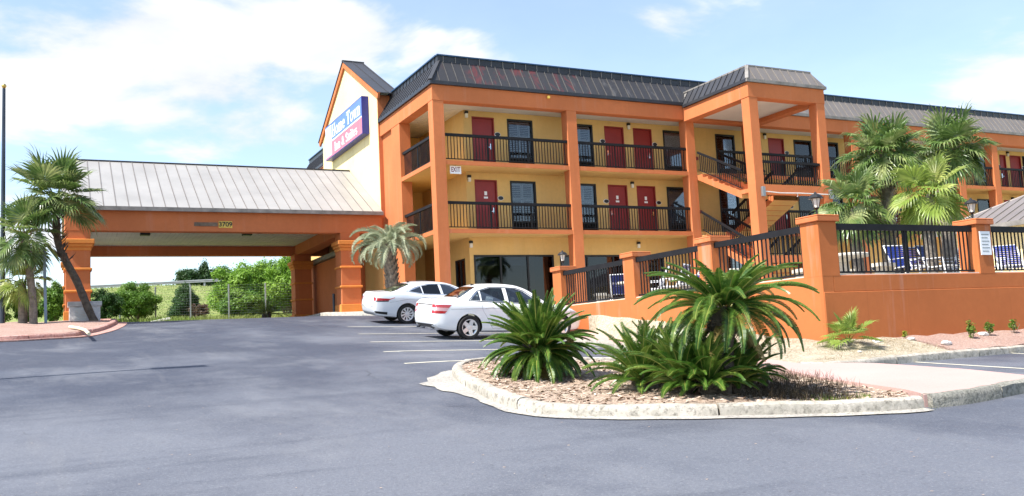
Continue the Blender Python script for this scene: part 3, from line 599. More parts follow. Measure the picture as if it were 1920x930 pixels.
for fi, (f, top) in enumerate(((F3, q(9.53)), (F2, q(6.86)))):
    for i, (a, b) in enumerate(doors): door(a, b, f, top, fi == 1 and i < 3, -1 if i in (1, 4, 6) else 1)
    for a, b, k in wins: window(a, b, f+.03, top, k)
    for x in (15.18, 23.22, 31.25, 39.0, XO(1889, 300)): wall_lamp(x, f+(q(9.60)-F3 if fi == 0 else 2.30))
for x in (15.12, 23.35): wall_lamp(x, q(4.17))
for a, b in ((31.5, 32.5), (36.8, 37.8), (47, 48)): door(a, b, F1, q(3.6))
for a, b in ((28.2, 29.4), (33.2, 34.4), (39, 40.2)): window(a, b, F1+.1, q(3.7) if a != 39 else q(3.6), 2)
def shopfront(x0, x1, z0, z1, cuts):
    y = YW; f = .07; mb = MB(); mb.box(x0, x1, y-.02, y+.1, z1-f, z1).box(x0, x1, y-.02, y+.1, z0, z0+f)
    xs_ = [x0]+[x0+(x1-x0)*c for c in cuts]+[x1]
    for i, x in enumerate(xs_): a = x if i == 0 else x-f if i == len(xs_)-1 else x-f/2; mb.box(a, a+f, y-.018, y+.098, z0+f, z1-f)
    w = mb.build('lobby_window', 'frame_black', motel)
    for i in range(len(xs_)-1): MB().box(xs_[i]+f*.5, xs_[i+1]-f*.5, y+.03, y+.037, z0+f, z1-f).build('pane', 'lobby_pane', w)
    if x0 < 16:
        for i in range(2): MB().box(xs_[i]+f*.5, xs_[i+1]-f*.5, y+.25, y+.27, z1-.42, z1-f).build('blind', 'curtain', w)
        MB().box(xs_[2]+.1, xs_[2]+.5, y+.4, y+.8, F1, z1).build('inner_pillar', 'orange', w)
shopfront(15.24, 18.98, q(1.62), q(3.71), (.325, .665)); shopfront(19.28, 24.7, q(1.62), q(3.70), (.25, .5, .75))
for (a, b, z0, z1) in sh:
    mb = MB(); f = .06; mb.box(XS-.02, XS+.1, a, a+f, z0, z1).box(XS-.02, XS+.1, b-f, b, z0, z1).box(XS-.02, XS+.1, a+f, b-f, z1-f, z1).box(XS-.02, XS+.1, a+f, b-f, z0, z0+f).box(XS-.01, XS+.09, (a+b)/2-.025, (a+b)/2+.025, z0+f, z1-f)
    w = mb.build('window', 'frame_black', motel); MB().box(XS+.03, XS+.037, a+f, b-f, z0+f, z1-f).build('pane', 'pane', w)
exit_sign = MB().box(-.24, .24, -.02, .02, -.16, .16).mesh('exit_sign', 'sign_white', bevel=.008)
xs_ = onY(854, 318.5, YF+.2); ex = tag(place('exit_sign', exit_sign, None, (xs_[0], YF+.2, xs_[2])), 'small white EXIT sign hanging under the third-floor gallery near the corner column', 'exit sign')
for ch, dx in zip('EXIT', (-.15, -.045, .055, .14)): place('letter', text_mesh(ch, .24, 'exit_red', 'letter', bold=.004), ex, (dx, -.021, 0), (math.pi/2, 0, 0), (.78, 1.15, 1))
place('hanger', MB().tube([(0, 0, .15), (0, 0, F3b-xs_[2]+.02)], .012, 6).mesh('hanger', 'frame_black'), ex)
for z in (7.9, 5.35): MB().box(26.95, 27.07, YW-.05, YW, q(z)+.3, q(z)+.45).build('fire_alarm', 'exit_red', motel)

# stair tower -----------------------------------------------------------
SX0, SX1, SY = 25.32, 29.53, 28.15
TB0, TB1 = q(9.60), q(10.22)
column(25.80, SY, TB0, .47); column(29.52, SY, TB0, .47)
MB().box(SX0-.01, SX1+.01, SY-.012, SY+.46, TB0, TB1).build('beam', 'orange', motel, bevel=.01)
MB().box(SX0-.008, 25.79, SY+.47, 32.475, TB0+.002, TB1).build('beam', 'orange', motel, bevel=.01); MB().box(29.07, SX1+.008, SY+.47, 32.475, TB0+.002, TB1).build('beam', 'orange', motel, bevel=.01)
planks(25.8, 29.06, SY+.47, 32.4, q(9.80), 'x', .16, motel)
et, mt_, s2 = q(10.34), q(11.03), .42
tr_ = MB().add([(SX0-.07, SY-.07, et-.02), (SX1+.07, SY-.07, et-.02), (SX1+.07-s2, SY-.07+s2, mt_-.02), (SX0-.07+s2, SY-.07+s2, mt_-.02), (SX0-.07, 33, et-.02), (SX1+.07, 33, et-.02), (SX1+.07-s2, 33, mt_-.02), (SX0-.07+s2, 33, mt_-.02)], [(0, 1, 2, 3), (4, 0, 3, 7), (1, 5, 6, 2), (3, 2, 6, 7)]).build('roof', 'fascia_grey', motel)
mansard(motel, tr_, (SX0-.07, SY-.07, et), (1, 0, 0), SX1-SX0+.14, (0, s2, mt_-et), 'roof_grey', s2, s2, .44)
mansard(motel, tr_, (SX0-.07, 32.42, et), (0, -1, 0), 32.42-SY+.07, (s2, 0, mt_-et), 'roof_side', 0, s2, .40, .035)
for a, b, c_, d_, m in ((SX0-.10, SX1+.10, SY-.10, SY-.03, 'fascia_grey'), (SX0-.10, SX0-.03, SY-.03, 32.36, 'fascia_dark'), (SX1+.03, SX1+.10, SY-.03, 32.36, 'fascia_grey')): band(a, b, c_, d_, TB1, et+.004, m, 'fascia')
band(SX0-.07+s2-.02, SX1+.07-s2+.02, SY-.07+s2-.04, SY+s2, mt_-.02, mt_+.05, 'fascia_grey', 'roof_cap'); band(SX0-.07+s2-.04, SX0+s2, SY+s2, 33, mt_-.02, mt_+.049, 'fascia_grey', 'roof_cap')
mb = MB(); mb.obox((SX0-.07+s2/2, SY-.07+s2/2, (et+mt_)/2+.025), (s2/2*1.04, s2/2*1.04, (mt_-et)/2*1.04), (.05, -.05, 0), (.012, .012, -.01)); mb.build('hip_cap', 'fascia_grey', motel)
for zt in (q(5.97), q(3.05)):
    MB().box(25.81, 29.05, SY+.03, SY+1.45, zt-.17, zt).build('stair_landing', 'orange', motel); MB().box(25.80, 29.05, SY-.006, SY+.03, zt-.42 if zt > q(4) else zt-.3, zt+.002).build('landing_edge', 'orange', motel)
def flight(xa, xb, y_top, z_top, y_bot, z_bot, n):
    a = np.array((0, y_top, z_top)); b = np.array((0, y_bot, z_bot)); mb = MB(); sg = 1 if y_bot > y_top else -1
    mb.prism([(xa, y_top, z_top-.16), (xa, y_bot, z_bot-.16), (xa, y_bot, z_bot-.34), (xa, y_top, z_top-.36)], (xb-xa, 0, 0)); fl = mb.build('stair_flight', 'mustard', motel)
    r, t_ = (z_top-z_bot)/n, (y_bot-y_top)/n; me = MB().box(xa-.008-26, xb+.008-26, min(0, t_), max(0, t_), -.20, 0).mesh('step', 'orange')
    for i in range(n-1): inst('step', me, fl, (26, y_top+t_*i, z_top-r*(i+1)))
    MB().prism([(xa-.01, y_top, z_top-.15), (xa-.01, y_bot, z_bot-.02), (xa-.01, y_bot, z_bot-.35), (xa-.01, y_top, z_top-.37)], (.009, 0, 0)).build('stringer', 'orange', fl); MB().prism([(xb+.001, y_top, z_top-.15), (xb+.001, y_bot, z_bot-.02), (xb+.001, y_bot, z_bot-.22), (xb+.001, y_top, z_top-.24)], (.009, 0, 0)).build('stringer', 'orange', fl)
XL0, XL1, XR0, XR1 = 25.86, 27.25, 27.6, 29.0
yb = SY+1.45
for zf_, zl in ((F3, q(5.97)), (F2, q(3.05))):
    flight(XL0, XL1, 32.45, zf_, yb, zl, 8)
    zlow = F2 if zf_ == F3 else F1+.02
    flight(XR0, XR1, yb, zl, 32.45, zlow, 8)
    for xx in (XL0+.05, XL1-.05): railing(motel, (xx, 32.4, zf_), (xx, yb, zl), .92, .125, (.045, .10), 1.6)
    for xx in (XR0+.05, XR1-.05): railing(motel, (xx, yb, zl), (xx, 32.4, zlow), .92, .125, (.045, .10), 1.6)
    railing(motel, (25.82, SY+.12, zl), (29.03, SY+.12, zl), 1.02, .125, (.045, .10), 3.2); railing(motel, (28.98, SY+.15, zl), (28.98, yb, zl), 1.02, .125, (.045, .10), 3)
    MB().box(27.3, 29.52, YF+.0, YF+.05, zf_-.17, zf_+.004).build('slab_edge', 'orange', motel); railing(motel, (27.3, yr, zf_), (29.06, yr, zf_))
c = MB(); zc = q(5.64); c.tube([(25.75, SY-.05, zc+.03), (26.6, SY-.05, zc-.02), (27.6, SY-.06, zc), (29.3, SY-.05, zc-.01)], .022, 8); c.tube([(27.5, SY-.05, zc), (27.5, SY-.06, zc-.12), (27.44, SY-.08, zc-.16)], .012, 6)
cd = c.build('conduit', 'conduit', motel); MB().box(25.58, 25.74, SY-.12, SY-.002, zc-.18, zc+.22).box(29.3, 29.5, SY-.12, SY-.002, zc-.2, zc+.2).build('junction_box', 'galv', cd, bevel=.01)

# gable tower with the sign -----------------------------------------------
TX = 13.06; y0, y1, yp = 38.98, 48.5, 43.85; ze, zp = q(11.60), q(14.40)
gable = lambda a, b, e, p: [(y0+a, e), (yp, p), (y1-b, e)]
MB().prism([(TX, y0, q(5.9)), (TX, y0, ze), (TX, yp, zp), (TX, y1, ze), (TX, y1, q(5.9))], (.9, 0, 0)).build('gable_wall', 'cream', motel)
MB().box(TX+.005, TX+.9, y0+.002, y1, F1-.3, q(5.9)-.002).build('wall', 'mustard', motel)
MB().box(TX+.02, TX+1.1, y0-.03, y0-.002, q(5.5), ze+.05).build('wall', 'orange', motel)
for sgn, ya in ((1, y0), (-1, y1)):
    d = np.array((0, yp-ya, zp-ze)); nrm = np.array((0, -(zp-ze)*sgn, abs(yp-ya))); nrm = nrm/np.linalg.norm(nrm)
    a = np.array((TX, ya, ze))-d*.075; b = np.array((TX, yp, zp)); th = nrm*.30
    MB().prism([a, b+np.array((0, 0, -.02)), b+np.array((0, 0, .33)), a+th*.95], (-.10, 0, 0)).build('rake_board', 'orange', motel)
    rf = MB().prism([a+th*.9+np.array((-.14, 0, 0)), b+np.array((-.14, 0, .30)), b+np.array((.98, 0, .30)), a+th*.9+np.array((.98, 0, 0))], (0, 0, .03)).build('gable_roof', 'roof_side', motel)
    for k in range(3):
        x = TX-.12+k*.5; MB().obox((a+th*.9+b+np.array((0, 0, .30)))/2+np.array((x-TX, 0, .045)), (.014, 0, 0), (b+np.array((0, 0, .30))-a-th*.9)/2, (0, 0, .02)).build('roof_seam', 'roof_side', rf)
MB().box(TX-.15, TX+1.0, yp-.06, yp+.06, zp+.30, zp+.37).build('ridge_cap', 'fascia_dark', motel)
# box sign
SXa = 12.70; sy0, sy1, sz0, sz1 = 40.2, 46.68, q(10.11), q(11.92)
sign = thing('box_sign', 'large blue and red box sign with white lettering mounted on the cream gable wall', 'sign', ((SXa+13.06)/2, (sy0+sy1)/2, sz0))
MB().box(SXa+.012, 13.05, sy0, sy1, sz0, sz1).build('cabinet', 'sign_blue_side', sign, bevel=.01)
zm = sz0+(sz1-sz0)*.47; fx = SXa+.009
MB().box(fx, SXa+.0115, sy0+.05, sy1-.05, zm+.02, sz1-.05).build('blue_panel', 'sign_blue', sign); MB().box(fx, SXa+.0115, sy0+.05, sy1-.05, sz0+.05, zm-.04).build('red_panel', 'sign_red', sign)
MB().box(fx, SXa+.0115, sy0+.05, sy1-1.25, zm-.04, zm+.02).build('divider', 'sign_white', sign)
lg = MB().box(fx-.006, fx-.001, sy1-1.2, sy1-.12, sz0+.12, sz1-.12).build('emblem', 'sign_white', sign)
m2 = MB(); ex0 = sy1-1.2; fxx = fx-.009
for (a, b, c_, d_) in ((.16, .30, .25, .92), (.78, .92, .25, .92), (.44, .64, .55, .92), (.16, .30, 1.02, 1.45), (.78, .92, 1.02, 1.45), (.44, .64, 1.02, 1.30), (.10, .98, .13, .18)): m2.box(fxx, fxx+.002, ex0+a, ex0+b, sz0+c_, sz0+d_)
m2.build('emblem_bars', 'emblem_blue', sign)
# serif letters drawn as stems, slabs and bowls
def glyph(ch):
    S, T, H = .125, .05, .72; x = .50; polys = []; B = lambda a, b, c_, d_: polys.append([(a, c_), (b, c_), (b, d_), (a, d_)])
    def ell(cx, cy, rx, ry, st, th, a0=0, a1=360, n=18):
        for i in range(n):
            p = math.radians(a0+(a1-a0)*i/n); r = math.radians(a0+(a1-a0)*(i+1)/n); f = lambda t: (st*abs(math.cos(t))+th*abs(math.sin(t)))
            pts = []
            for t in (p, r): pts.append((cx+rx*math.cos(t), cy+ry*math.sin(t)))
            for t in (r, p): w = f(t); pts.append((cx+(rx-w*1.0)*math.cos(t), cy+(ry-w*1.0)*math.sin(t)))
            polys.append(pts)
    sf = lambda a, y: B(a-.06, a+S+.06, y, y+T)
    if ch == 'H': B(.06, .06+S, 0, H); B(.44, .44+S, 0, H); B(.2, .45, .33, .40); [sf(a, y) for a in (.06, .44) for y in (0, H-T)]; return polys, .68
    if ch == 'T': B(.24, .24+S, 0, H); B(.0, .63, H-T, H); sf(.24, 0); B(0, .05, H-.2, H); B(.58, .63, H-.2, H); return polys, .66
    if ch == 'I': B(.06, .06+S, 0, H); sf(.06, 0); sf(.06, H-T); return polys, .30
    if ch == 'o': ell(.24, x/2, .24, x/2+.01, .105, .04); return polys, .52
    if ch == 'e': ell(.22, x/2, .22, x/2+.01, .105, .045, 0, 320); B(.1, .43, x/2-.02, x/2+.03); return polys, .47
    if ch in 'nmu':
        k = 1 if ch == 'n' or ch == 'u' else 2
        for i in range(k+1): B(.05+.27*i, .05+.27*i+.12, 0, x-(0 if ch == 'u' or i == 0 else .08)); (sf(.05+.27*i-.015, 0) if ch != 'u' else sf(.05+.27*i-.04, x-T))
        for i in range(k): (ell(.05+.27*i+.2, x-.14, .19, .15, .12, .06, 0, 170, 10) if ch != 'u' else ell(.05+.2, .15, .19, .16, .12, .06, 190, 350, 10))
        return polys, .16+.27*k+.09
    if ch == 'w':
        for i, (a, b) in enumerate(((.06, .2), (.33, .2), (.33, .48), (.6, .48))): w = .12 if i in (0, 2) else .05; polys.append([(a-w/2, x), (a+w/2, x), (b+w/2, 0), (b-w/2, 0)])
        [B(a-.09, a+.09, x-T, x) for a in (.06, .33, .6)]; return polys, .68
    if ch == 'i': B(.06, .06+.12, 0, x); sf(.045, 0); B(0, .15, x-T, x); ell(.12, .64, .075, .075, .07, .07); return polys, .26
    if ch == 't': B(.08, .2, .03, .66); B(0, .32, x-T, x); ell(.22, .11, .14, .11, .1, .05, 180, 340, 8); return polys, .35
    if ch == 's': ell(.16, .37, .16, .13, .09, .05, 20, 270, 10); ell(.17, .13, .17, .14, .09, .05, -160, 90, 10); return polys, .38
    if ch == 'S': ell(.22, .53, .21, .19, .12, .06, 20, 270, 12); ell(.23, .19, .22, .2, .12, .06, -160, 90, 12); return polys, .50
    if ch == '&': ell(.26, .18, .24, .18, .12, .05); ell(.25, .53, .15, .18, .09, .05); polys.append([(.14, .56), (.27, .56), (.60, 0), (.46, 0)]); B(.42, .62, .34, .39); return polys, .64
    return polys, .28
def write(txt, yl, z, h, wscale, parent):
    """letters on the -X face, read from high y to low y"""
    c_ = 0; s = h/.72
    for ch in txt:
        polys, adv = glyph(ch); mb = MB()
        for k, P in enumerate(polys): mb.prism([(fx-.008-.00005*k, yl-(c_+px)*s*wscale, z+py*s) for px, py in P], (.006, 0, 0))
        if polys: mb.build('letter', 'sign_white', parent)
        c_ += adv+.02
w_ = sum(glyph(c_)[1]+.02 for c_ in 'Home Town'); h = .66; write('Home Town', sy1-1.36, zm+.13, h, (6.48-1.36-.2)/(w_*h/.72), sign)
w_ = sum(glyph(c_)[1]+.02 for c_ in 'Inn & Suites'); h = .46; write('Inn & Suites', sy1-1.75, sz0+.18, h, (6.48-1.75-.75)/(w_*h/.72), sign)

# ------------------------------------------------------------------ portico
PX0, PX1, PY0, PY1 = .25, 13.04, 38.8, 48.4
port = thing('entrance_portico', 'wide orange drive-through portico with pale standing-seam gable roof and four banded pillars', 'portico', (6.5, 43.5, q(1.6)))
def pillar(x0, yy, zg):
    w = .88; pl = MB().box(x0, x0+w, yy, yy+w, zg, q(5.28)).build('pillar', 'orange', port, bevel=.012)
    for z0, z1, o in ((4.46, 4.60, .035), (4.60, 4.72, .09), (4.72, 4.90, .14), (3.69, 3.78, .06), (2.83, 2.92, .06)):
        MB().box(x0-o, x0+w+o, yy-o, yy+w+o, q(z0), q(z1)).build('moulding', 'trim', pl, bevel=.02)
    MB().box(x0-.07, x0+w+.07, yy-.07, yy+w+.07, zg, q(2.1)).build('plinth', 'trim', pl, bevel=.015)
for x0, yy, zg in ((.27, PY0, q(1.4)), (11.10, PY0, q(1.55)), (.27, 47.5, q(1.6)), (11.10, 47.5, q(1.6))): pillar(x0, yy, zg)
zb, zt = q(5.24), q(6.07)
MB().box(PX0, PX1, PY0-.01, PY0+.5, zb, zt).build('beam', 'orange', port, bevel=.01); MB().box(PX0, PX1, 47.9, 48.4, zb, zt).build('beam', 'orange', port)
MB().box(PX0, PX0+.5, PY0+.51, 47.89, zb+.002, zt).build('beam', 'orange', port); MB().box(11.2, 11.9, PY0+.51, 47.89, zb-.02, zt).build('beam', 'orange', port)
planks(PX0+.5, 11.2, PY0+.5, 47.9, q(5.72), 'y', .2, port); planks(11.9, PX1, PY0+.5, 47.9, q(5.72), 'y', .2, port)
yR, zR = 43.62, q(9.0); ev = q(6.17)
deck = MB().prism([(PX0-.08, PY0-.18, ev-.03), (PX0-.08, yR, zR-.03), (PX0-.08, PY1+.18, ev-.03)], (PX1-PX0+.09, 0, 0)).build('roof', 'roof_tan', port)
mansard(port, deck, (PX0-.02, PY0-.2, ev), (1, 0, 0), PX1-PX0+.01, (0, yR-PY0+.2, zR-ev), 'roof_tan', pitch=.46, seam=.022)
mansard(port, deck, (PX0-.02, PY1+.2, ev), (1, 0, 0), PX1-PX0+.01, (0, yR-PY1-.2, zR-ev), 'roof_tan', pitch=.46, seam=.022)
MB().box(PX0-.1, PX1, PY0-.25, PY0-.19, ev-.14, ev+.02).build('gutter_fascia', 'fascia_grey', port); MB().box(PX0-.1, PX1, yR-.08, yR+.08, zR-.01, zR+.05).build('ridge_cap', 'fascia_dark', port)
MB().prism([(PX0-.1, PY0-.2, ev), (PX0-.1, yR, zR+.03), (PX0-.1, yR, zR-.25), (PX0-.1, PY0+.2, ev-.15)], (.35, 0, 0)).build('rake_trim', 'roof_tan', port)
for px in (272, 463):
    p = onZ(px, 437, q(5.71)); MB().box(p[0]-.2, p[0]+.2, p[1]-.2, p[1]+.2, q(5.60), q(5.71)).build('ceiling_light', 'frame_black', port)
nb = onY(420, 421, PY0-.012); zc = nb[2]
tiles = []
for i, ch in enumerate('3709'):
    x = float(onY(413+i*6.4, 421, PY0)[0]); tl = MB().box(x-.066, x+.066, PY0-.03, PY0-.011, zc-.14, zc+.14).build('number_tile', 'yellow_tile', port)
    inst('digit', text_mesh(ch, .27, 'frame_black', 'digit', bold=.006), tl, (x, PY0-.032, zc), (math.pi/2, 0, 0))
a = onY(364, 422, PY0)[0]; b = onY(408, 422, PY0)[0]; MB().box(a, b, PY0-.035, PY0-.011, zc-.08, zc+.08).build('name_bar', 'old_bar', port)
# entrance vestibule in the shade of the portico
ves = MB().box(12.25, 13.05, 41.6, 48.7, F1-.1, q(4.7)).build('vestibule', 'orange', port); MB().box(12.05, 13.05, 41.4, 48.9, q(4.72), q(4.95)).build('vestibule_roof', 'fascia_grey', port)
p = onG(612, 594); tag(MB().tube([(0, 0, -.1), (0, 0, 1.0)], .06, 10).build('bollard', 'pole_dark', None), 'slim dark bollard standing in the shade by the entrance vestibule', 'bollard'); bpy.data.objects['bollard'].location = (11.75, 42.5, float(G(11.75, 42.5))+.15)
# ------------------------------------------------------------------ retaining wall with fence, pool deck
DK = q(.95); WT = q(1.05); WX, WY = 13.60, 13.42
wall = thing('retaining_wall', 'orange stucco retaining wall with capped posts and black metal fence around the pool deck', 'wall', (WX, WY, q(-.3)))
MB().box(WX, WX+.3, WY, 24.4, q(-.5), WT).build('wall_body', 'orange_wall', wall, bevel=.01)
MB().box(WX+.301, 34, WY+.001, WY+.3, q(.72), WT-.001).build('wall_body', 'orange_wall', wall, bevel=.008); MB().box(WX+.014, 34, WY-.012, WY+.2, q(-.6), q(.715)).build('wall_body', 'orange_wall', wall, bevel=.008)
MB().box(WX+.03, WX+.29, 13.95, 23.88, WT, WT+.022).build('coping', 'coping', wall); MB().box(14.12, 34, WY+.03, WY+.29, WT, WT+.022).build('coping', 'coping', wall)
def fpost(x0, y0, w=.5):
    p = MB().box(x0, x0+w, y0, y0+w, WT-.02, q(2.14)).build('fence_post', 'orange_wall', wall, bevel=.01)
    MB().box(x0-.055, x0+w+.055, y0-.055, y0+w+.055, q(2.14), q(2.24)).prism([(x0-.055, y0-.055, q(2.24)), (x0+w+.055, y0-.055, q(2.24)), (x0+w+.055, y0+w+.055, q(2.24)), (x0-.055, y0+w+.055, q(2.24))], (0, 0, .035)).build('post_cap', 'orange', p, bevel=.012); return p
posts_l = [(WX-.002, WY-.002), (WX-.002, 16.77), (WX-.002, 20.0), (WX-.002, 23.9)]; posts_r = [(18.34, WY-.002), (23.2, WY-.002)]
for p in posts_l+posts_r: fpost(*p)
for a, b in ((13.91, 16.77), (17.27, 20.0), (20.5, 23.9)): railing(wall, (WX+.13, a, WT+.02), (WX+.13, b, WT+.02), 1.05, .128, (.045, .13), 2.0, 'fence_panel', .05, .0125)
for a, b in ((14.1, 18.34), (18.84, 23.2)): railing(wall, (a, WY+.15, WT+.02), (b, WY+.15, WT+.02), 1.05, .128, (.045, .13), 2.2, 'fence_panel', .05, .0125)
def lantern(x, y, z):
    mb = MB(); mb.lathe([(0, 0), (.06, 0), (.05, .03), (.022, .05), (.022, .14), (.05, .16), (.06, .18), (0, .18)], (x, y, z), 8)
    for k in range(6): a = math.pi*k/3; mb.tube([(x+.055*math.cos(a), y+.055*math.sin(a), z+.18), (x+.095*math.cos(a), y+.095*math.sin(a), z+.37)], .006, 5)
    mb.lathe([(0, .37), (.15, .365), (.155, .38), (.10, .44), (.03, .47), (.02, .50), (0, .51)], (x, y, z), 12); l = mb.build('lantern', 'frame_black', wall)
    MB().lathe([(.0, .18), (.05, .182), (.088, .366), (0, .366)], (x, y, z), 6).build('lantern_glass', 'lamp_glass', l)
lantern(WX+.25, 24.15, q(2.275)); lantern(WX+.25, WY+.24, q(2.275)); lantern(18.59, WY+.24, q(2.275))
for (a, b, c_, d_, e_, f_) in ((18.4, 18.75, WY-.03, WY-.016, q(1.45), q(1.98)),):
    nb = MB().box(a, b, c_, d_, e_, f_).build('notice_board', 'sign_white', wall); mb = MB()
    for i in range(6): mb.box(a+.05, b-.05-.04*(i % 2), c_-.003, c_, f_-.08-i*.075, f_-.06-i*.075)
    mb.build('text_lines', 'galv', nb)
struct('pool_deck', MB().box(13.88, 62, 13.7, 30.6, DK-.3, DK), 'slab_concrete'); struct('gallery_walk', MB().box(25.02, 62, 30.62, YW, q(.6), F1-.01), 'slab_concrete')
# pool house
ph = thing('pool_house', 'low yellow pool house with brown standing-seam hip roof behind the fence', 'pool house', (33.5, 20, DK))
c0 = onZ(1728, 442, q(3.4)); hx, hy = float(c0[0]), float(c0[1]); hw, hl = 7.6, 9.0; he = q(3.4); rz = he+1.75
MB().box(hx+.5, hx+hw-.5, hy-hl+.5, hy-.5, DK, he+.02).build('wall', 'cream', ph)
A0, A1, B1, B0 = (hx, hy, he), (hx, hy-hl, he), (hx+hw, hy-hl, he), (hx+hw, hy, he); r0, r1 = (hx+hw/2, hy-hw/2, rz), (hx+hw/2, hy-hl+hw/2, rz)
pr = MB().add([A0, A1, B1, B0, r0, r1], [(0, 1, 5, 4), (3, 2, 5, 4), (0, 3, 4), (1, 2, 5), (0, 1, 2, 3)]).build('roof', 'roof_pool', ph)
mansard(ph, pr, (hx, hy, he+.012), (0, -1, 0), hl, (hw/2, 0, rz-he), 'roof_pool', hw/2, hw/2, .45, .035)
MB().box(hx-.06, hx+.02, hy-hl, hy, he-.14, he+.03).build('fascia', 'fascia_grey', ph)
MB().tube([A0, r0], .05, 6).build('hip_cap', 'roof_pool', ph)
# furniture on the deck
def picnic_table(x, y, rot, label):
    t = thing('picnic_table', label, 'picnic table', (x, y, DK), 'concrete picnic tables on the pool deck')
    tp = MB(); tp.lathe([(0, .68), (.60, .68), (.62, .70), (.62, .74), (.60, .76), (0, .76)], (x, y, DK), 24); tp.build('table_top', 'concrete_table', t, smooth=30)
    MB().lathe([(0, 0), (.28, 0), (.26, .08), (.16, .14), (.15, .58), (.24, .68), (0, .68)], (x, y, DK), 14).build('pedestal', 'concrete_table', t, smooth=40)
    for k in range(3):
        a0 = rot+k*2*math.pi/3; mb = MB(); P = []
        for i in range(9): P.append(a0-.55+1.1*i/8)
        for i in range(8): mb.prism([(x+r*math.cos(a), y+r*math.sin(a), DK+.38) for r, a in ((.85, P[i]), (1.18, P[i]), (1.18, P[i+1]), (.85, P[i+1]))], (0, 0, .08))
        b = mb.build('bench', 'concrete_table', t); lm = MB()
        for s_ in (-.38, .38): a = a0+s_; lm.obox((x+1.0*math.cos(a), y+1.0*math.sin(a), DK+.19), (.12*math.cos(a), .12*math.sin(a), 0), (-.05*math.sin(a), .05*math.cos(a), 0), (0, 0, .19))
        lm.build('bench_legs', 'concrete_table', b)
picnic_table(15.75, 23.3, .3, 'round concrete picnic table behind the leftmost fence panel'); picnic_table(16.6, 15.7, 1.0, 'round concrete picnic table just behind the corner fence post'); picnic_table(16.2, 19.6, .2, 'round concrete picnic table behind the middle of the left fence')
def pool_chair(x, y, rz, label, chaise=False, towel=False):
    t = thing('pool_lounger' if chaise else 'pool_chair', label, 'lounger' if chaise else 'chair', (x, y, DK), 'blue strap pool furniture'); M_ = Matrix.Rotation(rz, 4, 'Z')
    X = lambda p: tuple(M_ @ Vector(p)+Vector((x, y, DK))); w = .29; sd = 1.25 if chaise else .50; hz = .36 if chaise else .40
    fr = MB(); tb = lambda pts: fr.tube([X(p) for p in pts], .017, 6)
    bt = (-.62, 1.02) if chaise else (-.26, .98)
    for s_ in (-w, w):
        tb([(bt[0], s_, bt[1]), (0, s_, hz), (sd, s_, hz+.02)])
        if chaise: tb([(.1, s_, hz), (.02, s_, 0)]); tb([(sd-.1, s_, hz), (sd-.05, s_, 0)]); tb([(.0, s_*1.1, hz), (-.3, s_*1.1, .62), (.25, s_*1.1, .60), (.35, s_*1.1, .0)])
        else: tb([(-.2, s_*1.1, 0), (-.1, s_*1.1, .62), (.42, s_*1.1, .62), (.5, s_*1.1, 0)])
    tb([(bt[0], -w, bt[1]), (bt[0], w, bt[1])]); tb([(sd, -w, hz+.02), (sd, w, hz+.02)]); fr.build('frame', 'plastic_white', t)
    st = MB(); n = 16 if chaise else 7
    for i in range(n): xx = .04+(sd-.06)*i/(n-1); st.add([X((xx-.022, -w, hz+.012)), X((xx+.022, -w, hz+.012)), X((xx+.022, w, hz+.012)), X((xx-.022, w, hz+.012))], [(0, 1, 2, 3)])
    st.build('seat_straps', 'strap_blue', t); st = MB(); n = 12
    for i in range(n):
        s0 = .05+.9*i/(n-1); px_, pz = bt[0]*s0, hz+(bt[1]-hz)*s0; dx, dz = bt[0]/n*.4, (bt[1]-hz)/n*.4
        st.add([X((px_-dx, -w, pz-dz)), X((px_+dx, -w, pz+dz)), X((px_+dx, w, pz+dz)), X((px_-dx, w, pz-dz))], [(0, 1, 2, 3)])
    st.build('back_straps', 'strap_blue', t)
    if towel:
        tw = MB()
        for i in range(5): a = -w+i*2*w/5; tw.cur = i % 2; tw.prism([X((bt[0]-.02, a, bt[1]+.03)), X((bt[0]-.02, a+2*w/5, bt[1]+.03)), X((-.02, a+2*w/5, hz+.1)), X((-.02, a, hz+.1))], tuple(M_.to_3x3() @ Vector((.03, 0, .012)))) 
        o = tw.build('pool_towel', ['towel', 'strap_blue'], None); tag(o, 'blue and white striped towel hung over a pool chair behind the left fence', 'towel')
def chair_at(px, py, h, rz, label, **k):
    p = onX(px, py, 14.9+h*.6) if px < 1500 else onY(px, py, 14.6+h*1.4); pool_chair(float(p[0]), float(p[1]), rz, label, **k)
chair_at(1236, 512, .75, 2.6, 'blue strap pool chair with a striped towel behind the left fence', towel=True); chair_at(1272, 512, .7, 2.2, 'blue strap pool chair just right of the towelled chair behind the left fence'); chair_at(1163, 520, .7, .9, 'blue strap pool chair beside the leftmost picnic table')
chair_at(1308, 500, .7, 2.9, 'blue strap pool chair half hidden behind the third left fence post')
chair_at(1690, 475, .62, -1.7, 'low blue strap pool chair left of the palm-side pair behind the right fence'); chair_at(1722, 462, .85, -1.9, 'upright blue strap pool chair beside the palm trunk behind the right fence'); chair_at(1748, 476, .62, -1.4, 'low blue strap pool chair behind the middle of the right fence'); chair_at(1796, 466, .85, 2.9, 'upright blue strap pool chair in front of the yellow pool house wall')
chair_at(1895, 474, .62, -2.3, 'blue and white reclining lounger behind the fence at the right edge', chaise=True); chair_at(1858, 468, .8, -1.2, 'blue strap pool chair just right of the notice post')
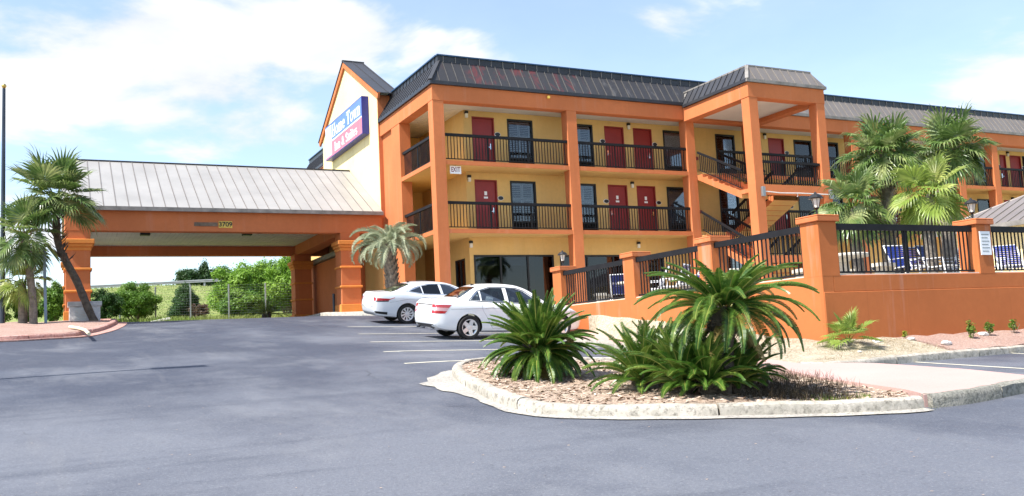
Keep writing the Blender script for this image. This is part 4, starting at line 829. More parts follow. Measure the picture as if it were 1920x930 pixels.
# ------------------------------------------------------------------ cars
def loft(sections):
    mb = MB(); n = len(sections[0])
    for s_ in sections: mb.v += [tuple(map(float, p)) for p in s_]
    for i in range(len(sections)-1):
        for k in range(n): mb.f.append((i*n+k, i*n+(k+1) % n, (i+1)*n+(k+1) % n, (i+1)*n+k)); mb.mi.append(0)
    mb.f += [tuple(range(n-1, -1, -1)), tuple(range((len(sections)-1)*n, len(sections)*n))]; mb.mi += [0, 0]
    return mb
def spl(tab):
    xs_ = np.array([a for a, _ in tab], float); zs_ = np.array([b for _, b in tab], float)
    m = np.gradient(zs_, xs_); d = np.diff(zs_)/np.diff(xs_)
    for i in range(1, len(m)-1): m[i] = 0 if d[i-1]*d[i] <= 0 else 2*d[i-1]*d[i]/(d[i-1]+d[i])
    m[0], m[-1] = d[0], d[-1]
    def f(x):
        i = int(np.clip(np.searchsorted(xs_, x)-1, 0, len(xs_)-2)); h_ = xs_[i+1]-xs_[i]; t_ = np.clip((x-xs_[i])/h_, 0, 1)
        return (2*t_**3-3*t_**2+1)*zs_[i]+(t_**3-2*t_**2+t_)*h_*m[i]+(-2*t_**3+3*t_**2)*zs_[i+1]+(t_**3-t_**2)*h_*m[i+1]
    return f
def make_car(name, label, paint, S, loc, rot):
    L_ = S['L']; zt, zb, zl, wm, wr = (spl(S[k]) for k in ('top', 'bot', 'belt', 'w', 'wr'))
    def half(x):
        T, b, B_, w = zt(x), zb(x), min(zl(x), zt(x)-.015), wm(x); g_ = max(T-B_, .015); R_ = wr(x); cr = min(.07, g_*.45)
        mid = b+(B_-b)*.48; sh_ = S.get('crease', .02)
        P = [(0, b), (w*.78, b), (w*.93, b+.035), (w*.972, b+.10), (w*.985, b+.17), (w, mid), (w*.998, mid+(B_-mid)*.4), (w*1.0, mid+(B_-mid)*.62), (w*.985, B_-(B_-mid)*.16), (w*.955, B_-.01), (w*.925, B_+.004)]
        x0_, z0_ = P[-1]
        for s_ in (.2, .4, .6, .8, 1): P.append((x0_+(R_-x0_)*s_+.012*math.sin(s_*math.pi)*min(1, g_/.3), z0_+(T-cr-z0_)*s_))
        P += [(R_*.955, T-cr*.55), (R_*.86, T-cr*.25), (R_*.6, T-cr*.06), (R_*.3, T), (0, T)]
        return P
    xs_ = np.unique(np.r_[0, .015, .04, .07, .11, .16, np.arange(.22, L_-.2, .06), L_-.16, L_-.11, L_-.07, L_-.04, L_-.015, L_])
    secs = []
    for x in xs_:
        P = half(x); secs.append([(x, -y, z) for y, z in P]+[(x, y, z) for y, z in P[-2:0:-1]])
    body = loft(secs).mesh('body', [paint, 'black_trim', 'cabin'], smooth=32)
    bo = bpy.data.objects.new('tmp_body', body); COL.objects.link(bo)
    def cut(mb, mi):
        me = mb.mesh('cut', [paint, 'black_trim', 'cabin']); me.polygons.foreach_set('material_index', [mi]*len(me.polygons))
        c = bpy.data.objects.new('tmp_cut', me); COL.objects.link(c); m = bo.modifiers.new('b', 'BOOLEAN'); m.object = c; m.operation = 'DIFFERENCE'; m.solver = 'EXACT'
        bpy.context.view_layer.update(); ev = bo.evaluated_get(bpy.context.evaluated_depsgraph_get()); nm = bpy.data.meshes.new_from_object(ev)
        bo.modifiers.clear(); bo.data = nm; bpy.data.objects.remove(c)
    bvh = BVHTree.FromObject(bo, bpy.context.evaluated_depsgraph_get())
    wf = S['wr_']
    for ax in S['axles']:
        for s_ in (-1, 1):
            y = s_*S['track']; mb = MB(); mb.lathe([(S['tyre']+.045, -.5), (S['tyre']+.045, .5)], (ax, y+s_*.32, S['tyre']+.0), 36, 'y'); cut(mb, 1)
    # cabin and window openings
    xa, xb = S['cab']; sec = []
    for x in np.linspace(xa, xb, 22):
        T, w, R_ = zt(x)-.05, wm(x)*.9-.03, wr(x)-.05; B_ = min(zl(x)+.0, T-.12); P = [(0, .42), (w, .42), (w, B_), (R_+.0, max(T-.09, B_+.02)), (R_*.85, T-.02), (0, T)]
        sec.append([(x, -y, z) for y, z in P]+[(x, y, z) for y, z in P[-2:0:-1]])
    cut(loft(sec), 2)
    for poly in S['win']: cut(MB().prism([(x, -1.5, z) for x, z in poly], (0, 3, 0)), 1)
    for (x0, x1, wa, wb_) in S['glassx']: cut(MB().prism([(x0, -wa, .98), (x1, -wb_, .98), (x1, wb_, .98), (x0, wa, .98)], (0, 0, 1)), 1)
    root = thing(name, label, 'car', loc); root.rotation_euler = rot
    me = bo.data; me.name = 'body'; me.polygons.foreach_set('use_smooth', [True]*len(me.polygons)); me.set_sharp_from_angle(angle=math.radians(32)); bpy.data.objects.remove(bo)
    def P_(nm, me_, par=root, loc_=(0, 0, 0), rot_=(0, 0, 0)): return place(nm, me_, par, loc_, rot_)
    body_o = P_('body', me)
    def patch(nm, m, corners, d, par=body_o, n=(10, 6), off=.004):
        """bilinear patch thrown onto the body along d"""
        c = [np.array(p, float) for p in corners]; d = Vector(d).normalized(); mb = MB(); V = []
        for j in range(n[1]+1):
            for i in range(n[0]+1):
                s_, t_ = i/n[0], j/n[1]; p = (c[0]*(1-s_)+c[1]*s_)*(1-t_)+(c[3]*(1-s_)+c[2]*s_)*t_; o_ = Vector(p)-d*3; h_ = bvh.ray_cast(o_, d)
                V.append(tuple(h_[0]-d*off) if h_[0] is not None else tuple(p))
        mb.add(V, [(j*(n[0]+1)+i, j*(n[0]+1)+i+1, (j+1)*(n[0]+1)+i+1, (j+1)*(n[0]+1)+i) for j in range(n[1]) for i in range(n[0])])
        return P_(nm, mb.mesh(nm, m, smooth=50), par)
    def pane(poly, s_):
        mb = MB(); V = []
        for x, z in poly:
            h_ = bvh.ray_cast(Vector((x, s_*3, z)), Vector((0, -s_, 0))); V.append((x, (h_[0].y if h_[0] is not None else s_*.7)-s_*.006, z))
        mb.add(V, [tuple(range(len(V)))]); return P_('side_window', mb.mesh('side_window', S['glass']), body_o)
    for poly in S['win']:
        for s_ in (-1, 1): pane(poly, s_)
    for k, (x0, x1, wa, wb_) in enumerate(S['glassx']):
        n = 8; mb = MB(); V = []
        for i in range(n+1):
            x = x0+(x1-x0)*i/n; w = wa+(wb_-wa)*i/n
            for j in range(9):
                y = -w+2*w*j/8; h_ = bvh.ray_cast(Vector((x, y, 3)), Vector((0, 0, -1))); V.append((x, y, h_[0].z-.004))
        mb.add(V, [(i*9+j, i*9+j+1, (i+1)*9+j+1, (i+1)*9+j) for i in range(n) for j in range(8)]); P_('rear_window' if k == 0 else 'windscreen', mb.mesh('glass', S['glass'] if k == 0 else 'car_glass', smooth=60), body_o)
    # outlines of windows, seams, handles
    def line(nm, pts, s_, m='black_trim', w=.006, par=body_o, off=.002):
        mb = MB(); Q = []
        for x, z in pts:
            h_ = bvh.ray_cast(Vector((x, s_*3, z)), Vector((0, -s_, 0)))
            if h_[0] is not None: Q.append((x, h_[0].y+s_*off, z))
        if len(Q) > 1: mb.tube(Q, w, 5); P_(nm, mb.mesh(nm, m), par)
    dense = lambda a, b, n=10: [(a[0]+(b[0]-a[0])*i/n, a[1]+(b[1]-a[1])*i/n) for i in range(n+1)]
    for s_ in (-1, 1):
        for seam in S['seams']:
            pts = [p for a, b in zip(seam[:-1], seam[1:]) for p in dense(a, b)]; line('door_seam', pts, s_, 'black_trim', .0035, off=-.0015)
        o_ = S['outline']; line('window_trim', [p for a, b in zip(o_, o_[1:]+o_[:1]) for p in dense(a, b, 6)], s_, S.get('trim', 'black_trim'), .010)
        for hx_, hz_ in S['handles']:
            h_ = bvh.ray_cast(Vector((hx_, s_*3, hz_)), Vector((0, -s_, 0))); y = h_[0].y
            P_('door_handle', MB().tube([(hx_-.11, y, hz_), (hx_-.08, y+s_*.035, hz_+.004), (hx_+.08, y+s_*.035, hz_+.006), (hx_+.11, y, hz_+.006)], .013, 6).mesh('door_handle', S.get('handle_m', paint), smooth=60), body_o)
        mx, mz = S['mirror']; h_ = bvh.ray_cast(Vector((mx, s_*3, mz)), Vector((0, -s_, 0))); y = h_[0].y
        mm = MB(); mm.lathe([(0, -.10), (.05, -.095), (.072, -.05), (.075, .05), (.06, .10), (0, .105)], (mx, y+s_*.13, mz+.05), 12, 'y'); mm.obox((mx, y+s_*.02, mz), (.03, 0, 0), (0, .06, 0), (0, 0, .015)); P_('wing_mirror', mm.mesh('wing_mirror', paint, smooth=50))
        for c4, d_, m_, nm in S['lights']: patch(nm, m_, [(x, s_*y, z) for x, y, z in c4], (d_[0], -s_*d_[1], d_[2]))
    for c4, d_, m_, nm in S['rear']: patch(nm, m_, c4, d_)
    if 'exhaust' in S:
        for y in (-S['exhaust'], S['exhaust']): P_('exhaust_tip', MB().tube([(.02, y, .27), (.25, y, .27)], .038, 10).mesh('exhaust_tip', 'chrome'))
    # antenna fin
    P_('antenna_fin', MB().prism([(S['fin'], -.015, zt(S['fin'])-.01), (S['fin']+.14, -.015, zt(S['fin']+.14)-.01), (S['fin']+.02, -.012, zt(S['fin'])+.055)], (0, .03, 0)).mesh('antenna_fin', 'black_trim'), body_o)
    for x in S['seats']:
        for y in (-.36, .36):
            st = MB(); st.obox((x-.10, y, .83), (.06, 0, -.015), (0, .24, 0), (.05, 0, .30)); st.obox((x+.18, y, .52), (.26, 0, 0), (0, .24, 0), (0, 0, .09)); st.obox((x-.16, y, 1.19), (.045, 0, 0), (0, .13, 0), (.015, 0, .085)); P_('seat', st.mesh('seat', 'seat_cloth', bevel=.03))
    P_('dashboard', MB().obox((xb-.25, 0, .83), (.22, 0, -.02), (0, .66, 0), (.01, 0, .10)).mesh('dashboard', 'cabin', bevel=.03))
    sw = MB(); rr = [(xb-.62+.05*math.sin(a), -.36*S.get('drive', -1)+.185*math.cos(a), .86+.17*math.sin(a)) for a in np.linspace(0, 2*math.pi, 20)]; sw.tube(rr, .014, 6); P_('steering_wheel', sw.mesh('steering_wheel', 'black_trim', smooth=60))
    # wheels
    R = S['tyre']; wd = .11
    ty = MB(); ty.lathe([(R*.66, -wd+.01), (R*.72, -wd), (R*.93, -wd), (R*.985, -wd*.75), (R, -wd*.4), (R, wd*.4), (R*.985, wd*.75), (R*.93, wd), (R*.66, wd)], (0, 0, 0), 40, 'y', False); tym = ty.mesh('tyre', 'tyre', smooth=35)
    rm = MB(); rim_r = R*.685; rm.lathe([(rim_r-.018, -wd+.004), (rim_r, -wd+.002), (rim_r, -wd+.03), (rim_r-.03, -wd+.05), (rim_r-.03, wd*.3), (rim_r-.035, wd*.3), (rim_r-.035, -wd+.05)], (0, 0, 0), 40, 'y', False)
    rm.lathe([(0, -wd+.01), (.055, -wd+.012), (.07, -wd+.03), (.07, 0), (0, 0)], (0, 0, 0), 20, 'y')
    for k in range(S['spokes'][0]):
        a = 2*math.pi*k/S['spokes'][0]+.3; ca, sa = math.cos(a), math.sin(a); tw_ = S['spokes'][2]; i_, o_ = S['spokes'][1]; ca2, sa2 = math.cos(a+tw_), math.sin(a+tw_)
        v = []
        for (r_, hw_, cc, ss, y0_, y1_) in ((.045, i_, ca, sa, -wd+.022, -wd+.07), (rim_r-.01, o_, ca2, sa2, -wd+.008, -wd+.05)):
            v += [(r_*cc-ss*hw_, y0_, r_*ss+cc*hw_), (r_*cc+ss*hw_, y0_, r_*ss-cc*hw_), (r_*cc+ss*hw_, y1_, r_*ss-cc*hw_), (r_*cc-ss*hw_, y1_, r_*ss+cc*hw_)]
        rm.add(v, [(0, 1, 5, 4), (1, 2, 6, 5), (2, 3, 7, 6), (3, 0, 4, 7), (0, 3, 2, 1), (4, 5, 6, 7)])
    rmm = rm.mesh('rim', 'rim', smooth=30)
    dk_ = MB(); dk_.lathe([(0, wd*.25), (rim_r-.02, wd*.25), (rim_r-.02, wd*.2), (0, wd*.2)], (0, 0, 0), 24, 'y').lathe([(0, -.02), (.15, -.02), (.15, .0), (0, .0)], (0, 0, 0), 24, 'y'); dkm = dk_.mesh('brake_disc', 'black_trim')
    for ax in S['axles']:
        for s_ in (-1, 1):
            w_o = place('wheel', tym, root, (ax, s_*S['track'], R), (0, 0, 0 if s_ < 0 else math.pi)); place('rim', rmm, w_o, (0, 0, 0), (0, .35*ax, 0)); place('brake_disc', dkm, w_o)
    return root
SEDAN_A = dict(L=4.58, tyre=.322, track=.775, axles=(.99, 3.75), wr_=.1,
    top=[(0, .60), (.03, .80), (.07, 1.0), (.13, 1.045), (.55, 1.075), (.66, 1.09), (1.30, 1.405), (1.62, 1.475), (2.0, 1.492), (2.4, 1.47), (2.74, 1.385), (3.46, 1.0), (3.6, .965), (4.1, .89), (4.4, .77), (4.53, .64), (4.58, .56)],
    bot=[(0, .46), (.04, .36), (.15, .29), (.4, .23), (1, .20), (3.8, .20), (4.3, .22), (4.5, .28), (4.58, .42)],
    belt=[(0, .56), (.03, .74), (.07, .94), (.2, 1.0), (.9, .995), (2, .955), (3.1, .92), (3.6, .90), (4.1, .82), (4.4, .71), (4.53, .60), (4.58, .53)],
    w=[(0, .66), (.04, .735), (.12, .79), (.3, .84), (.8, .872), (1.2, .878), (2.3, .882), (3.3, .878), (3.8, .868), (4.2, .80), (4.42, .70), (4.53, .60), (4.58, .52)],
    wr=[(0, .55), (.13, .62), (.5, .64), (.75, .63), (1.3, .575), (1.7, .575), (2.3, .58), (2.7, .60), (3.3, .70), (3.6, .72), (4.2, .62), (4.58, .4)],
    cab=(.78, 3.30), glass='car_glass', drive=-1,
    win=[[(1.02, 1.035), (1.32, 1.03), (1.32, 1.28), (1.25, 1.255)], [(1.36, 1.028), (2.05, 1.0), (2.02, 1.375), (1.65, 1.37), (1.36, 1.295)], [(2.16, .998), (3.10, .965), (2.98, 1.07), (2.66, 1.285), (2.44, 1.355), (2.13, 1.375)]],
    outline=[(.97, 1.022), (3.17, .952), (3.0, 1.09), (2.68, 1.302), (2.44, 1.375), (2.0, 1.392), (1.62, 1.385), (1.28, 1.288)],
    glassx=[(.73, 1.28, .60, .50), (2.76, 3.36, .53, .62)],
    seams=[[(1.33, 1.0), (1.36, .78), (1.52, .55), (1.62, .36), (1.66, .30)], [(2.10, .98), (2.10, .30)], [(3.18, .93), (3.22, .65), (3.22, .32)], [(1.66, .30), (3.22, .30)], [(.45, .80), (1.3, .83), (2.3, .82), (3.3, .78)]],
    handles=[(1.56, .86), (2.34, .85)], mirror=(2.98, .99), exhaust=.52, fin=1.36, seats=(1.45, 2.45), spokes=(5, (.06, .046), 0.0),
    lights=[([(.02, .56, .685), (.24, .9, .685), (.30, .9, .75), (.02, .56, .76)], (.62, .78, 0), 'lamp_red', 'tail_light'), ([(.02, .56, .762), (.30, .9, .752), (.36, .9, .835), (.02, .56, .845)], (.62, .78, 0), 'lamp_white', 'tail_light'), ([(.02, .56, .847), (.36, .9, .837), (.43, .9, .915), (.02, .56, .925)], (.62, .78, 0), 'lamp_red', 'tail_light'),
            ([(4.16, .9, .66), (4.5, .58, .62), (4.46, .58, .74), (4.1, .9, .79)], (-.6, .8, 0), 'headlight', 'headlight'), ([(4.30, .9, .52), (4.42, .8, .52), (4.42, .8, .56), (4.30, .9, .56)], (-.5, .85, 0), 'lamp_amber', 'side_marker')],
    rear=[([(0, .26, .74), (0, -.26, .74), (0, -.26, .86), (0, .26, .86)], (1, 0, 0), 'plate', 'licence_plate'), ([(0, .5, .90), (0, -.5, .90), (0, -.5, .925), (0, .5, .925)], (1, 0, 0), 'chrome', 'trunk_trim'), ([(0, .6, .30), (0, -.6, .30), (0, -.66, .40), (0, .66, .40)], (1, 0, .0), 'black_trim', 'rear_valance')])
SEDAN_B = dict(L=4.90, tyre=.340, track=.79, axles=(1.14, 3.965), wr_=.1,
    top=[(0, .64), (.03, .84), (.07, 1.02), (.12, 1.085), (.35, 1.09), (.55, 1.10), (1.35, 1.375), (1.75, 1.432), (2.15, 1.44), (2.6, 1.415), (2.9, 1.35), (3.75, 1.0), (3.95, .965), (4.4, .90), (4.7, .80), (4.85, .66), (4.9, .55)],
    bot=[(0, .50), (.04, .36), (.15, .28), (.5, .24), (1, .20), (4, .20), (4.6, .22), (4.8, .28), (4.9, .42)],
    belt=[(0, .60), (.03, .78), (.07, .97), (.2, 1.035), (.9, 1.045), (1.4, .99), (2, .965), (3.2, .945), (3.9, .92), (4.4, .84), (4.7, .74), (4.85, .6), (4.9, .5)],
    w=[(0, .68), (.04, .76), (.12, .81), (.3, .86), (.9, .905), (1.3, .91), (2.3, .90), (3.4, .90), (4, .905), (4.4, .85), (4.7, .74), (4.85, .6), (4.9, .5)],
    wr=[(0, .55), (.13, .64), (.5, .67), (.75, .66), (1.3, .59), (1.8, .585), (2.4, .59), (2.9, .62), (3.5, .72), (4, .74), (4.6, .62), (4.9, .4)],
    cab=(.85, 3.6), glass='car_glass_dark', drive=-1, trim='chrome',
    win=[[(1.22, 1.115), (1.72, 1.035), (1.68, 1.27), (1.45, 1.225)], [(1.76, 1.03), (2.40, 1.0), (2.34, 1.345), (2.0, 1.34), (1.72, 1.285)], [(2.50, .998), (3.38, .985), (3.12, 1.15), (2.82, 1.285), (2.62, 1.33), (2.44, 1.345)]],
    outline=[(1.12, 1.115), (1.70, 1.02), (3.46, .97), (3.16, 1.17), (2.84, 1.302), (2.6, 1.35), (2.2, 1.36), (1.9, 1.345), (1.45, 1.24)],
    glassx=[(.60, 1.32, .64, .52), (2.95, 3.68, .55, .66)],
    seams=[[(1.62, 1.02), (1.62, .82), (1.78, .58), (1.86, .34)], [(2.44, .98), (2.44, .32)], [(3.50, .95), (3.55, .6), (3.55, .34)], [(1.86, .31), (3.55, .31)], [(.5, .74), (1.2, .86), (2.3, .84), (3.5, .82)]],
    handles=[(1.78, .90), (2.62, .88)], mirror=(3.25, 1.0), fin=1.42, seats=(1.7, 2.75), spokes=(10, (.018, .03), .35), handle_m='chrome',
    lights=[([(.08, .55, .80), (.42, .95, .815), (.50, .95, .87), (.05, .55, .92)], (.62, .78, 0), 'lamp_red', 'tail_light'), ([(.42, .95, .815), (.66, .95, .90), (.68, .95, .925), (.50, .95, .87)], (.3, .95, 0), 'lamp_red', 'tail_light'), ([(.10, .60, .775), (.40, .95, .775), (.42, .95, .812), (.08, .58, .797)], (.62, .78, 0), 'black_trim', 'tail_light_base'),
            ([(.10, .60, .385), (.34, .95, .33), (.36, .95, .42), (.10, .62, .46)], (.66, .75, 0), 'black_trim', 'bumper_vent'), ([(4.3, .9, .70), (4.7, .66, .66), (4.7, .66, .76), (4.25, .9, .82)], (-.6, .8, 0), 'headlight', 'headlight')],
    rear=[([(0, .26, .72), (0, -.26, .72), (0, -.26, .84), (0, .26, .84)], (1, 0, 0), 'plate', 'licence_plate'), ([(0, .62, .30), (0, -.62, .30), (0, -.66, .40), (0, .66, .40)], (1, 0, 0), 'galv', 'rear_valance')])
def park(S, name, label, paint, wheel_px):
    # the near rear wheel stands on the ground under its pixel
    p = onG(*wheel_px); yc = p[1]+S['track']; x0 = p[0]-S['axles'][0]
    zc = [float(G(x0+a, yc+s_*S['track'])) for a in S['axles'] for s_ in (-1, 1)]
    roll = math.atan2((zc[1]+zc[3]-zc[0]-zc[2])/2, 2*S['track']); pitch = -math.atan2((zc[2]+zc[3]-zc[0]-zc[1])/2, S['axles'][1]-S['axles'][0])
    z0 = (zc[0]+zc[1])/2+math.sin(pitch)*S['axles'][0]
    return make_car(name, label, paint, S, (x0, yc, z0), (roll, pitch, 0))
park(SEDAN_A, 'white_sedan', 'white sedan with silver five-spoke wheels parked nearer, behind the left sago palm', 'car_white', (878, 636.5))
park(SEDAN_B, 'silver_sedan', 'pearl silver sedan with dark tinted windows parked farther back by the building', 'car_silver', (762, 607))
# ------------------------------------------------------------------ palms
def frond_mesh(name, Ln, up, droop, nl, ll, m, seed, vee=.5, fold=.0, width=.013, rach=.012, rm=None, base=.08, fwd=.75):
    """feather leaf: starts at the origin, heads along +x rising at angle up, bends down by droop"""
    r = random.Random(seed); mb = MB(); P = []; a = up; p = np.array((0., 0., 0.)); n = 16; side = r.uniform(-.25, .25)
    for i in range(n+1):
        P.append(p.copy()); a -= droop/n*(.35+1.3*i/n); st = Ln/n; p = p+st*np.array((math.cos(a)*math.cos(side*i/n), math.cos(a)*math.sin(side*i/n), math.sin(a)))
    P = np.array(P); mb.cur = 1; mb.tube(P, [rach*(1-.75*i/n) for i in range(n+1)], 5); mb.cur = 0
    for i in range(nl):
        t = base+(1-base)*(i+.5)/nl; f = t*n; k = min(int(f), n-1); c = P[k]+(P[k+1]-P[k])*(f-k); T = P[min(k+1, n)]-P[max(k-1, 0)]; T /= np.linalg.norm(T)
        S_ = np.cross(T, (0, 0, 1.)); S_ /= np.linalg.norm(S_)+1e-9; U = np.cross(S_, T)
        l0 = ll*(.35+.65*math.sin(math.pi*min(1, (t*.93+.07))**.75))*(1-.35*max(0, t-.75)/.25)
        for s_ in (-1, 1):
            l = l0*r.uniform(.86, 1.1); d = S_*s_*math.cos(vee)+U*math.sin(vee); d = d+T*fwd*r.uniform(.85, 1.15); d /= np.linalg.norm(d); w = T*width
            b = c+d*l*.5+U*.01; e = c+d*l-U*l*fold*r.uniform(.6, 1.3)-np.array((0, 0, l*fold*.5))
            mb.add([c-w*.5, c+w*.5, b+w*.6, e, b-w*.6], [(0, 1, 2, 4), (4, 2, 3)])
    return mb.mesh(name, [m, rm or m])
def scatter_fronds(tree, centre, variants, n, name='frond', emin=0, seed=1, scale=(.85, 1.1), pitch=lambda e: 0, ring=.05):
    r = random.Random(seed); ga = 2.39996
    for i in range(n):
        e = i/max(1, n-1); v = variants[min(len(variants)-1, int(e*len(variants)))]; a = i*ga+r.uniform(-.22, .22); s_ = r.uniform(*scale)
        inst(name, v, tree, (centre[0]+ring*math.cos(a), centre[1]+ring*math.sin(a), centre[2]-.04*e), (r.uniform(-.18, .18), pitch(e)+r.uniform(-.1, .1), a), (s_, s_, s_))
def sago(name, label, base, crown_z, n, Ln, seed, ups, lean=(0, 0), trunk_r=.13, group='sago palms', dead=4, dens=74):
    t = thing(name, label, 'palm', base, group); top = np.array((base[0]+lean[0], base[1]+lean[1], crown_z)); b = np.array(base)
    mb = MB(); k = 7; mb.tube([b+(top-b)*i/k-np.array((0, 0, .06 if i == 0 else 0)) for i in range(k+1)], [trunk_r*(1.08-.12*math.sin(i*2)) for i in range(k+1)], 10)
    r = random.Random(seed)
    h = top[2]-b[2]
    for i in range(int(60*max(.4, h))):
        a = i*2.4; s_ = r.uniform(.02, 1); c = b+(top-b)*s_; d = np.array((math.cos(a), math.sin(a), .55)); mb.tube([c+d*trunk_r*.8, c+d*(trunk_r+.05)], [.028, .016], 5)
    mb.build('trunk', 'trunk_brown', t)
    V = [frond_mesh('frond', Ln*l_, u, dr, dens, .125, 'sago', seed*10+i, vee=.42, width=.0105, fold=.16, rach=.008, rm='rachis', fwd=.6) for i, (u, dr, l_) in enumerate(ups)]
    scatter_fronds(t, top, V, n, seed=seed, ring=trunk_r*.5)
    if dead:
        D = frond_mesh('frond', Ln*.8, -.5, .8, 40, .12, 'sago_old', seed+5, vee=.1, width=.014, fold=.3)
        for i in range(dead): inst('frond', D, t, top-np.array((0, 0, .12)), (0, 0, r.uniform(0, 6.28)))
    return t, top
sz = lambda x, y: float(isl_z(x, y))
p = onG(1012, 704, .1); sago('sago_palm', 'low bushy sago palm at the left end of the kerbed island', (p[0], p[1], sz(p[0], p[1])), sz(p[0], p[1])+.38, 170, .85, 3, [(1.45, .35, 1.0), (1.2, .5, 1.05), (.95, .8, 1.05), (.65, 1.1, 1.0), (.3, 1.25, 1.0), (-.05, 1.2, .95), (-.35, .95, .8)], trunk_r=.2, dead=5)
c0_ = onY(1068, 640, p[1]-.42); cn = MB(); rr = random.Random(2)
for i in range(40): d = np.array((rr.gauss(0, 1), rr.gauss(0, 1), rr.gauss(0, .8))); d /= np.linalg.norm(d); cn.tube([c0_, c0_+d*rr.uniform(.05, .11)], [.02, .006], 5)
cn.build('seed_cone', 'sago_old', bpy.data.objects['sago_palm'])
p = onG(1350, 743, .1); cz = onY(1358, 576, p[1]); b = (p[0], p[1], sz(p[0], p[1]))
sago('sago_palm', 'tall sago palm with a dark trunk and wide arching crown on the island', b, float(cz[2]), 88, .96, 5, [(1.05, .7, .82), (.85, .95, 1.0), (.6, 1.2, 1.08), (.36, 1.4, 1.1), (.14, 1.55, 1.1), (-.04, 1.6, 1.02)], lean=(float(cz[0]-p[0]), 0), trunk_r=.135, dead=7)
for i, (px, py, n, Ln, lb) in enumerate(((1205, 730, 56, .80, 'small sago palm sucker with pale fronds at the left foot of the tall sago palm'), (1285, 744, 56, .70, 'dense dark sago palm sucker right in front of the tall sago palm trunk'), (1376, 740, 36, .52, 'short sago palm sucker at the right foot of the tall sago palm'), (1328, 747, 52, .62, 'dark sago palm sucker hiding the base of the tall sago palm trunk'), (1400, 726, 34, .62, 'sago palm sucker behind the tall sago trunk beside the walkway'), (1245, 718, 50, .80, 'upright sago palm sucker rising behind the other suckers on the island'))):
    p = onG(px, py, .1); sago('sago_palm', lb, (p[0], p[1], sz(p[0], p[1])), sz(p[0], p[1])+.14, n, Ln, 20+i, [(1.4, .45, 1.0), (1.2, .7, 1.05), (.95, .95, 1.05), (.65, 1.15, 1.0), (.35, 1.1, .9)], trunk_r=.09, dead=1, dens=56)
p = (8.2, 44.5); z0 = float(G(*p)); p = ray(500, 597)*46; sago('sago_palm', 'sago palm growing beyond the drive under the portico', (p[0], p[1], p[2]+EYE-.5), p[2]+EYE+.25, 34, 1.35, 41, [(1.2, .7, .9), (.9, 1.0, 1.0), (.5, 1.2, 1.0), (.15, 1.1, 1.0)], trunk_r=.2, dead=2, dens=46)

def fan_mesh(name, pet, bl, up, droop, m, seed, nseg=30, spread=2.0, hang=.9, pr=.026):
    """costapalmate leaf of a cabbage palm"""
    r = random.Random(seed); mb = MB(); P = []; a = up; p = np.array((0., 0., 0.)); n = 8
    for i in range(n+1): P.append(p.copy()); a -= droop/n; p = p+pet/n*np.array((math.cos(a), 0, math.sin(a)))
    mb.cur = 1; mb.tube(P, [pr*(1-.5*i/n) for i in range(n+1)], 5); mb.cur = 0
    T = np.array((math.cos(a), 0, math.sin(a))); S_ = np.array((0, 1., 0)); U = np.cross(T, S_); U = U if U[2] > 0 else -U
    for i in range(nseg):
        th = -spread+2*spread*i/(nseg-1); l = bl*(1-.22*abs(th)/spread)*r.uniform(.88, 1.1); cost = .25*bl*(1-abs(th)/spread)
        c = P[-1]+T*cost-U*.10*cost; d = T*math.cos(th)+S_*math.sin(th)+U*(.30*abs(math.sin(th))-.05); d /= np.linalg.norm(d); w = np.cross(d, U); w /= np.linalg.norm(w)
        hw = .5*2*spread/nseg*bl*.60; m1 = c+d*l*.52; hg = hang*r.uniform(.5, 1.5); d2 = d-np.array((0, 0, .45*hg)); d2 /= np.linalg.norm(d2); m2 = m1+d2*l*.28; d3 = d-np.array((0, 0, 1.5*hg)); d3 /= np.linalg.norm(d3); e = m2+d3*l*.26
        up_ = U*hw*.6*(1 if i % 2 else -1)
        mb.add([c, m1-w*hw+up_, m1+w*hw-up_, m2-w*hw*.45, m2+w*hw*.45, e], [(0, 2, 1), (1, 2, 4, 3), (3, 4, 5)])
    return mb.mesh(name, [m, 'weed'])
def cabbage_palm(label, pts, rad, crown, n, bl, seed, m='sabal', boots=None, group='cabbage palms', ups=None, pet=.8, hang=(.3, .14), bm='boot', tm='trunk_grey', pr=.026):
    t = thing('cabbage_palm', label, 'palm', pts[0], group); pts = [np.array(p, float) for p in pts]; r = random.Random(seed)
    P = np.array(smooth_path3(pts)); k = len(P); mb = MB(); mb.tube(P, [rad*(1.15-.2*i/k)*(1+.05*math.sin(i*2.3)) for i in range(k)], 12); mb.build('trunk', tm, t, smooth=60)
    if boots:
        bm_ = MB(); b0, b1, br = boots
        for i in range(int(70*(b1-b0)*2.2)):
            s_ = b0+(b1-b0)*r.random(); f = s_*(k-1); j = min(int(f), k-2); c = P[j]+(P[j+1]-P[j])*(f-j); a = r.uniform(0, 6.28); d = np.array((math.cos(a), math.sin(a), 0)); tw_ = np.array((-math.sin(a), math.cos(a), 0))*r.choice((-.12, .12)); rr = rad*.8
            bm_.add([c+d*rr-tw_*.3, c+d*rr+tw_*.5+np.array((0, 0, .02)), c+d*(rr+br*.8)+tw_+np.array((0, 0, .22)), c+d*(rr+br)+tw_*1.6+np.array((0, 0, .30)), c+d*(rr+br*.5)+tw_*.8+np.array((0, 0, .10))], [(0, 1, 2), (1, 3, 2), (0, 2, 4), (4, 2, 3)])
        tag(bm_.build('leaf_bases', bm, t), kind='stuff')
    ups = ups or [(1.45, .25), (1.15, .5), (.8, .75), (.5, .95), (.2, 1.0), (-.1, .95), (-.5, .6)]
    V = [fan_mesh('leaf', pet, bl, u, dr, m, seed*7+i, hang=hang[0]+hang[1]*i, pr=pr) for i, (u, dr) in enumerate(ups)]
    scatter_fronds(t, crown, V, n, 'leaf', seed=seed, scale=(.8, 1.1), ring=rad*.6)
    return t
